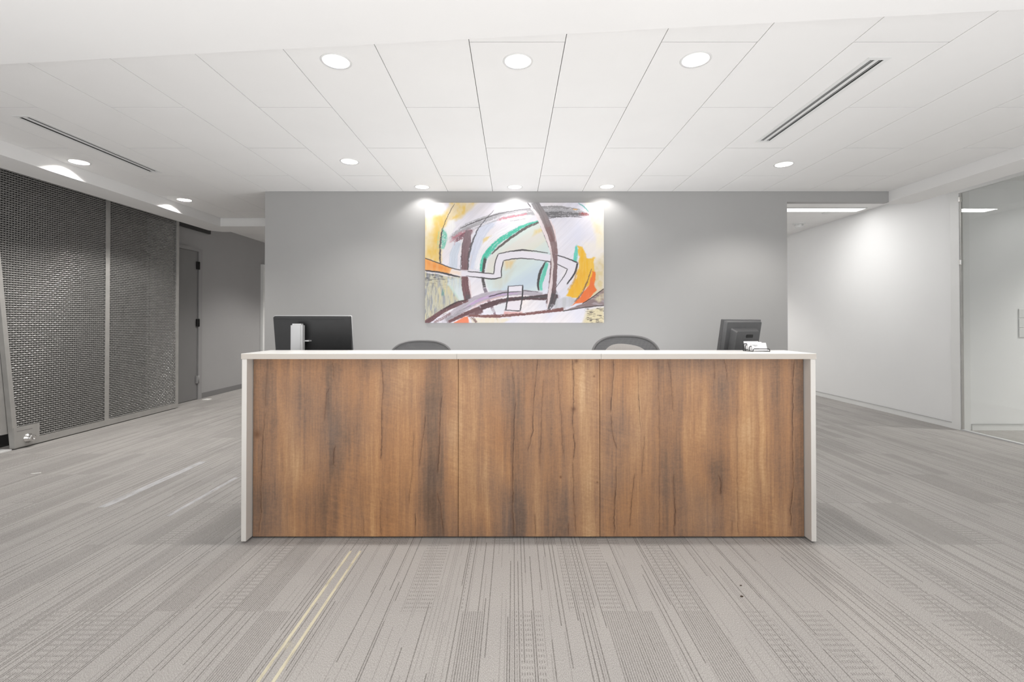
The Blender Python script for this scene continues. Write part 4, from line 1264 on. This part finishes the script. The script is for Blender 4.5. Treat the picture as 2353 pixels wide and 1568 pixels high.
# ------------------------------------------------------------------ card holder and cards
ch = empty('card_holder', (1.486, 2.862, Z_C))
tag(ch, 'small black wire card holder with three tiers on the right of the counter', 'card holder')


def wire_loop(w, h, r=0.008):
    return [(-w, 0, 0.0), (-w, 0, h - r), (-w + 0.3 * r, 0, h - 0.3 * r), (-w + r, 0, h), (w - r, 0, h), (w - 0.3 * r, 0, h - 0.3 * r), (w, 0, h - r), (w, 0, 0.0)]


TIER = [(0.0, -0.030, 0.014, 0.050), (-0.013, -0.002, 0.028, 0.046), (-0.024, 0.022, 0.036, 0.046), (-0.030, 0.038, 0.042, 0.046)]
for k, (dx, dy, h, hw) in enumerate(TIER):
    pts = [(dx + p[0], dy + p[1], p[2] + 0.0026) for p in wire_loop(hw, h)]
    MB().tube(pts, 0.0022, 8).build('wire_tier', M['black_metal'], ch)
for s in (-1, 1):
    MB().tube([(s * 0.046 + (0.004 if s > 0 else -0.004), -0.030, 0.0022), (s * 0.046 - 0.028, 0.04, 0.0022)], 0.0022, 8).build('base_wire', M['black_metal'], ch)
CL = ['white business cards in the front tier of the card holder, printed with a name',
      'white business cards in the middle tier of the card holder',
      'white business cards in the back tier of the card holder, standing highest']
for k, (dx, dy, zz) in enumerate(((-0.002, -0.018, 0.005), (-0.015, 0.008, 0.0095), (-0.024, 0.029, 0.0125))):
    st = empty('business_cards', (1.486 + dx, 2.862 + dy, Z_C + zz))
    tag(st, CL[k], 'cards', 'business cards in the holder')
    lean = Matrix.Rotation(R(-24), 4, 'X')
    for q in range(4):
        MB().box(-0.044, 0.044, q * 0.0016 - 0.003, q * 0.0016 - 0.002, 0, 0.050).move(lean).build('card', M['card'], st)
    if k == 0:
        for body, size, lx, lz in (('Regus', 0.012, -0.040, 0.030), ):
            cu = bpy.data.curves.new('lettering', 'FONT'); cu.body = body; cu.size = size
            cu.materials.append(M['ink'])
            tmp = bpy.data.objects.new('lettering_curve', cu)
            to = bpy.data.objects.new('lettering', bpy.data.meshes.new_from_object(tmp)); COL.objects.link(to); to.parent = st
            bpy.data.objects.remove(tmp)
            to.matrix_local = lean @ Matrix.Translation((lx, -0.0034, lz)) @ Matrix.Rotation(R(90), 4, 'X')
        ring = MB(); ring.lathe([(0.0085, 0), (0.0092, 0), (0.0092, 0.0002), (0.0085, 0.0002)], (-0.0215, -0.0036, 0.034), 'Y', 24)
        ring.move(lean).build('ring_emblem', M['ink'], st)
        MB().box(-0.036, -0.004, -0.0034, -0.0031, 0.013, 0.0137).move(lean).build('address_line', M['ink'], st)

# ------------------------------------------------------------------ sliding woven-wire screen on the left
XS = -4.87
Z_TOP = 2.84
YR = 6.862
yl = lambda z: 4.615 - 0.098 * z                # slanted left edge
scr = empty('sliding_mesh_screen', (XS, 5.6, 0))
tag(scr, 'tall sliding screen of woven steel wire in a metal frame on the left wall', 'screen')


def scr_child(mb, name, mat):
    return child(mb, name, mat, scr)


ST, RB, ZB = 0.042, 0.066, 0.010
scr_child(MB().hull([(XS - 0.035, yl(ZB), ZB), (XS + 0.012, yl(ZB), ZB), (XS + 0.012, yl(ZB) + ST, ZB), (XS - 0.035, yl(ZB) + ST, ZB)],
                    [(XS - 0.035, yl(Z_TOP), Z_TOP), (XS + 0.012, yl(Z_TOP), Z_TOP), (XS + 0.012, yl(Z_TOP) + ST, Z_TOP), (XS - 0.035, yl(Z_TOP) + ST, Z_TOP)]), 'left_stile', M['steel'])
scr_child(MB().box(XS - 0.035, XS + 0.012, YR - 0.05, YR, ZB, Z_TOP), 'right_stile', M['steel'])
scr_child(MB().box(XS - 0.034, XS + 0.011, yl(ZB) + ST, YR - 0.05, ZB, ZB + RB), 'bottom_rail', M['steel'])
scr_child(MB().box(XS - 0.034, XS + 0.011, yl(Z_TOP) + ST, YR - 0.05, Z_TOP - 0.05, Z_TOP), 'top_rail', M['steel'])
scr_child(MB().box(XS + 0.004, XS + 0.009, 5.632, 5.690, ZB + RB, Z_TOP - 0.05), 'mullion', M['steel'])
scr_child(MB().hull([(XS + 0.008, yl(0.05), 0.02), (XS + 0.0165, yl(0.05), 0.02), (XS + 0.0165, 4.852, 0.02), (XS + 0.008, 4.852, 0.02)],
                    [(XS + 0.008, yl(0.2) + 0.005, 0.215), (XS + 0.0165, yl(0.2) + 0.005, 0.215), (XS + 0.0165, 4.852, 0.215), (XS + 0.008, 4.852, 0.215)]), 'corner_plate', M['steel'])
scr_child(MB().box(XS + 0.016, XS + 0.0172, 4.63, 4.78, 0.172, 0.175), 'plate_slot', M['slot_dark'])
kn = MB().lathe([(0.046, 0.0), (0.046, 0.010), (0.038, 0.012), (0.034, 0.050), (0.030, 0.056), (0.012, 0.057), (0.011, 0.050), (0.0005, 0.050)], (XS + 0.0165, 4.735, 0.088), 'X', 32)
scr_child(kn, 'pivot_knob', M['chrome'])
# channel behind the slanted edge
scr_child(MB().hull([(XS - 0.085, yl(0.2) - 0.055, 0.16), (XS - 0.04, yl(0.2) - 0.055, 0.16), (XS - 0.04, yl(0.2) + 0.02, 0.16), (XS - 0.085, yl(0.2) + 0.02, 0.16)],
                    [(XS - 0.085, yl(Z_TOP) - 0.055, Z_TOP), (XS - 0.04, yl(Z_TOP) - 0.055, Z_TOP), (XS - 0.04, yl(Z_TOP) + 0.02, Z_TOP), (XS - 0.085, yl(Z_TOP) + 0.02, Z_TOP)]), 'rear_channel', M['steel'])
for hy in (4.75, 6.5):
    scr_child(MB().box(XS - 0.02, XS, hy, hy + 0.05, Z_TOP, Z_U), 'hanger', M['steel'])


def weave(y_left, y_right, z0, z1, cell=0.0262, row=0.0222):
    """horizontal flat wires woven through straight upright wires, as one part"""
    V, F = [], []
    nr = int((z1 - z0) / row)
    for r in range(nr):
        z = z0 + (r + 0.5) * row
        a = y_left(z) if callable(y_left) else y_left
        n = max(2, int((y_right - a) / (cell / 2)))
        ys = np.linspace(a, y_right, n + 1)
        k0 = len(V)
        ph = 0 if r % 2 == 0 else math.pi
        for yy in ys:
            off = 0.0042 * math.cos(math.pi * yy / cell + ph)
            V += [(XS + off + 0.0032, yy, z), (XS + off, yy, z + 0.0074), (XS + off - 0.0032, yy, z), (XS + off, yy, z - 0.0074)]
        for i in range(n):
            for c in range(4):
                d = (c + 1) % 4
                F.append((k0 + i * 4 + c, k0 + (i + 1) * 4 + c, k0 + (i + 1) * 4 + d, k0 + i * 4 + d))
    a0 = min(y_left(z0), y_left(z1)) if callable(y_left) else y_left
    k = math.ceil(a0 / cell)
    while k * cell < y_right:
        yy = k * cell; k += 1
        zl = z0
        if callable(y_left) and yy < y_left(z0):
            zl = z0 + (y_left(z0) - yy) / 0.098
        if z1 - zl < 0.05: continue
        k0 = len(V)
        for zz in (zl, z1):
            V += [(XS - 0.002, yy, zz), (XS - 0.005, yy + 0.0042, zz), (XS - 0.008, yy, zz), (XS - 0.005, yy - 0.0042, zz)]
        for c in range(4):
            d = (c + 1) % 4
            F.append((k0 + c, k0 + d, k0 + 4 + d, k0 + 4 + c))
    me = bpy.data.meshes.new('wire_mesh')
    me.from_pydata([(x - XS, y - 5.6, z) for x, y, z in V], [], F)
    me.polygons.foreach_set('use_smooth', [True] * len(me.polygons))
    me.materials.append(M['wire'])
    o = bpy.data.objects.new('wire_mesh', me); COL.objects.link(o); o.parent = scr
    o['kind'] = 'stuff'
    return o


weave(lambda z: yl(z) + ST, 5.640, ZB + RB, Z_TOP - 0.05)
weave(5.682, YR - 0.045, ZB + RB, Z_TOP - 0.05)

# ------------------------------------------------------------------ small things on the floor and behind the glass
def strip(name, x0, x1, y0, y1, mat, label):
    o = MB().box(-(x1 - x0) / 2, (x1 - x0) / 2, -(y1 - y0) / 2, (y1 - y0) / 2, 0.0002, 0.0012).build(name, mat)
    o.location = ((x0 + x1) / 2, (y0 + y1) / 2, 0)
    tag(o, label, 'tape mark', 'tape marks on the carpet')
    return o


strip('tape_residue', -0.892, -0.826, 1.45, 2.585, M['yellow_glue'], 'yellowish worn tape mark on the carpet in front of the desk')
strip('tape_residue', -2.800, -2.735, 3.19, 4.23, M['white_glue'], 'pale broad tape mark on the carpet left of the desk')
strip('tape_residue', -2.235, -2.205, 3.05, 3.80, M['white_glue'], 'thin faint tape mark on the carpet close to the white desk end')


def flake(name, x, y, pts, h, mat, label, cat):
    o = MB().prism(pts, 0.0004, h).build(name, mat)
    o.location = (x, y, 0)
    tag(o, label, cat)


flake('lint_tuft', 1.036, 2.158, [(-0.007, -0.003), (0.001, -0.006), (0.008, -0.001), (0.003, 0.002), (0.001, 0.007), (-0.003, 0.002)], 0.004, M['lint'], 'dark crumb on the carpet before the right panel, nearer to the camera', 'lint')
flake('lint_tuft', 1.076, 2.247, [(-0.006, -0.002), (0.004, -0.003), (0.006, 0.001), (-0.002, 0.003)], 0.003, M['lint'], 'faint brown crumb on the carpet just behind the darker crumb', 'lint')
flake('paper_scrap', -4.905, 7.58, [(-0.05, -0.045), (0.035, -0.05), (0.05, 0.04), (-0.035, 0.05)], 0.012, M['paper'], 'small white scrap on the carpet by the grey door', 'scrap')
flake('paper_curl', -3.93, 3.90, [(-0.03, -0.012), (-0.004, -0.010), (0.03, 0.014), (0.026, 0.02), (-0.006, -0.001), (-0.03, -0.006)], 0.004, M['paper'], 'tiny white curl of paper on the carpet before the mesh screen', 'scrap')

for k, (z, where) in enumerate(((1.348, 'topmost'), (1.235, 'middle'), (1.122, 'lowest'))):
    o = MB().box(0, 0.16, -0.006, 0, -0.052, 0.052).bevel(0.003, 1).build('wall_plate', M['plate'])
    o.location = (5.835, 5.459, z)
    tag(o, 'pale grey plate on the wall behind the glass, %s of three' % where, 'wall plate', 'plates behind the glass')
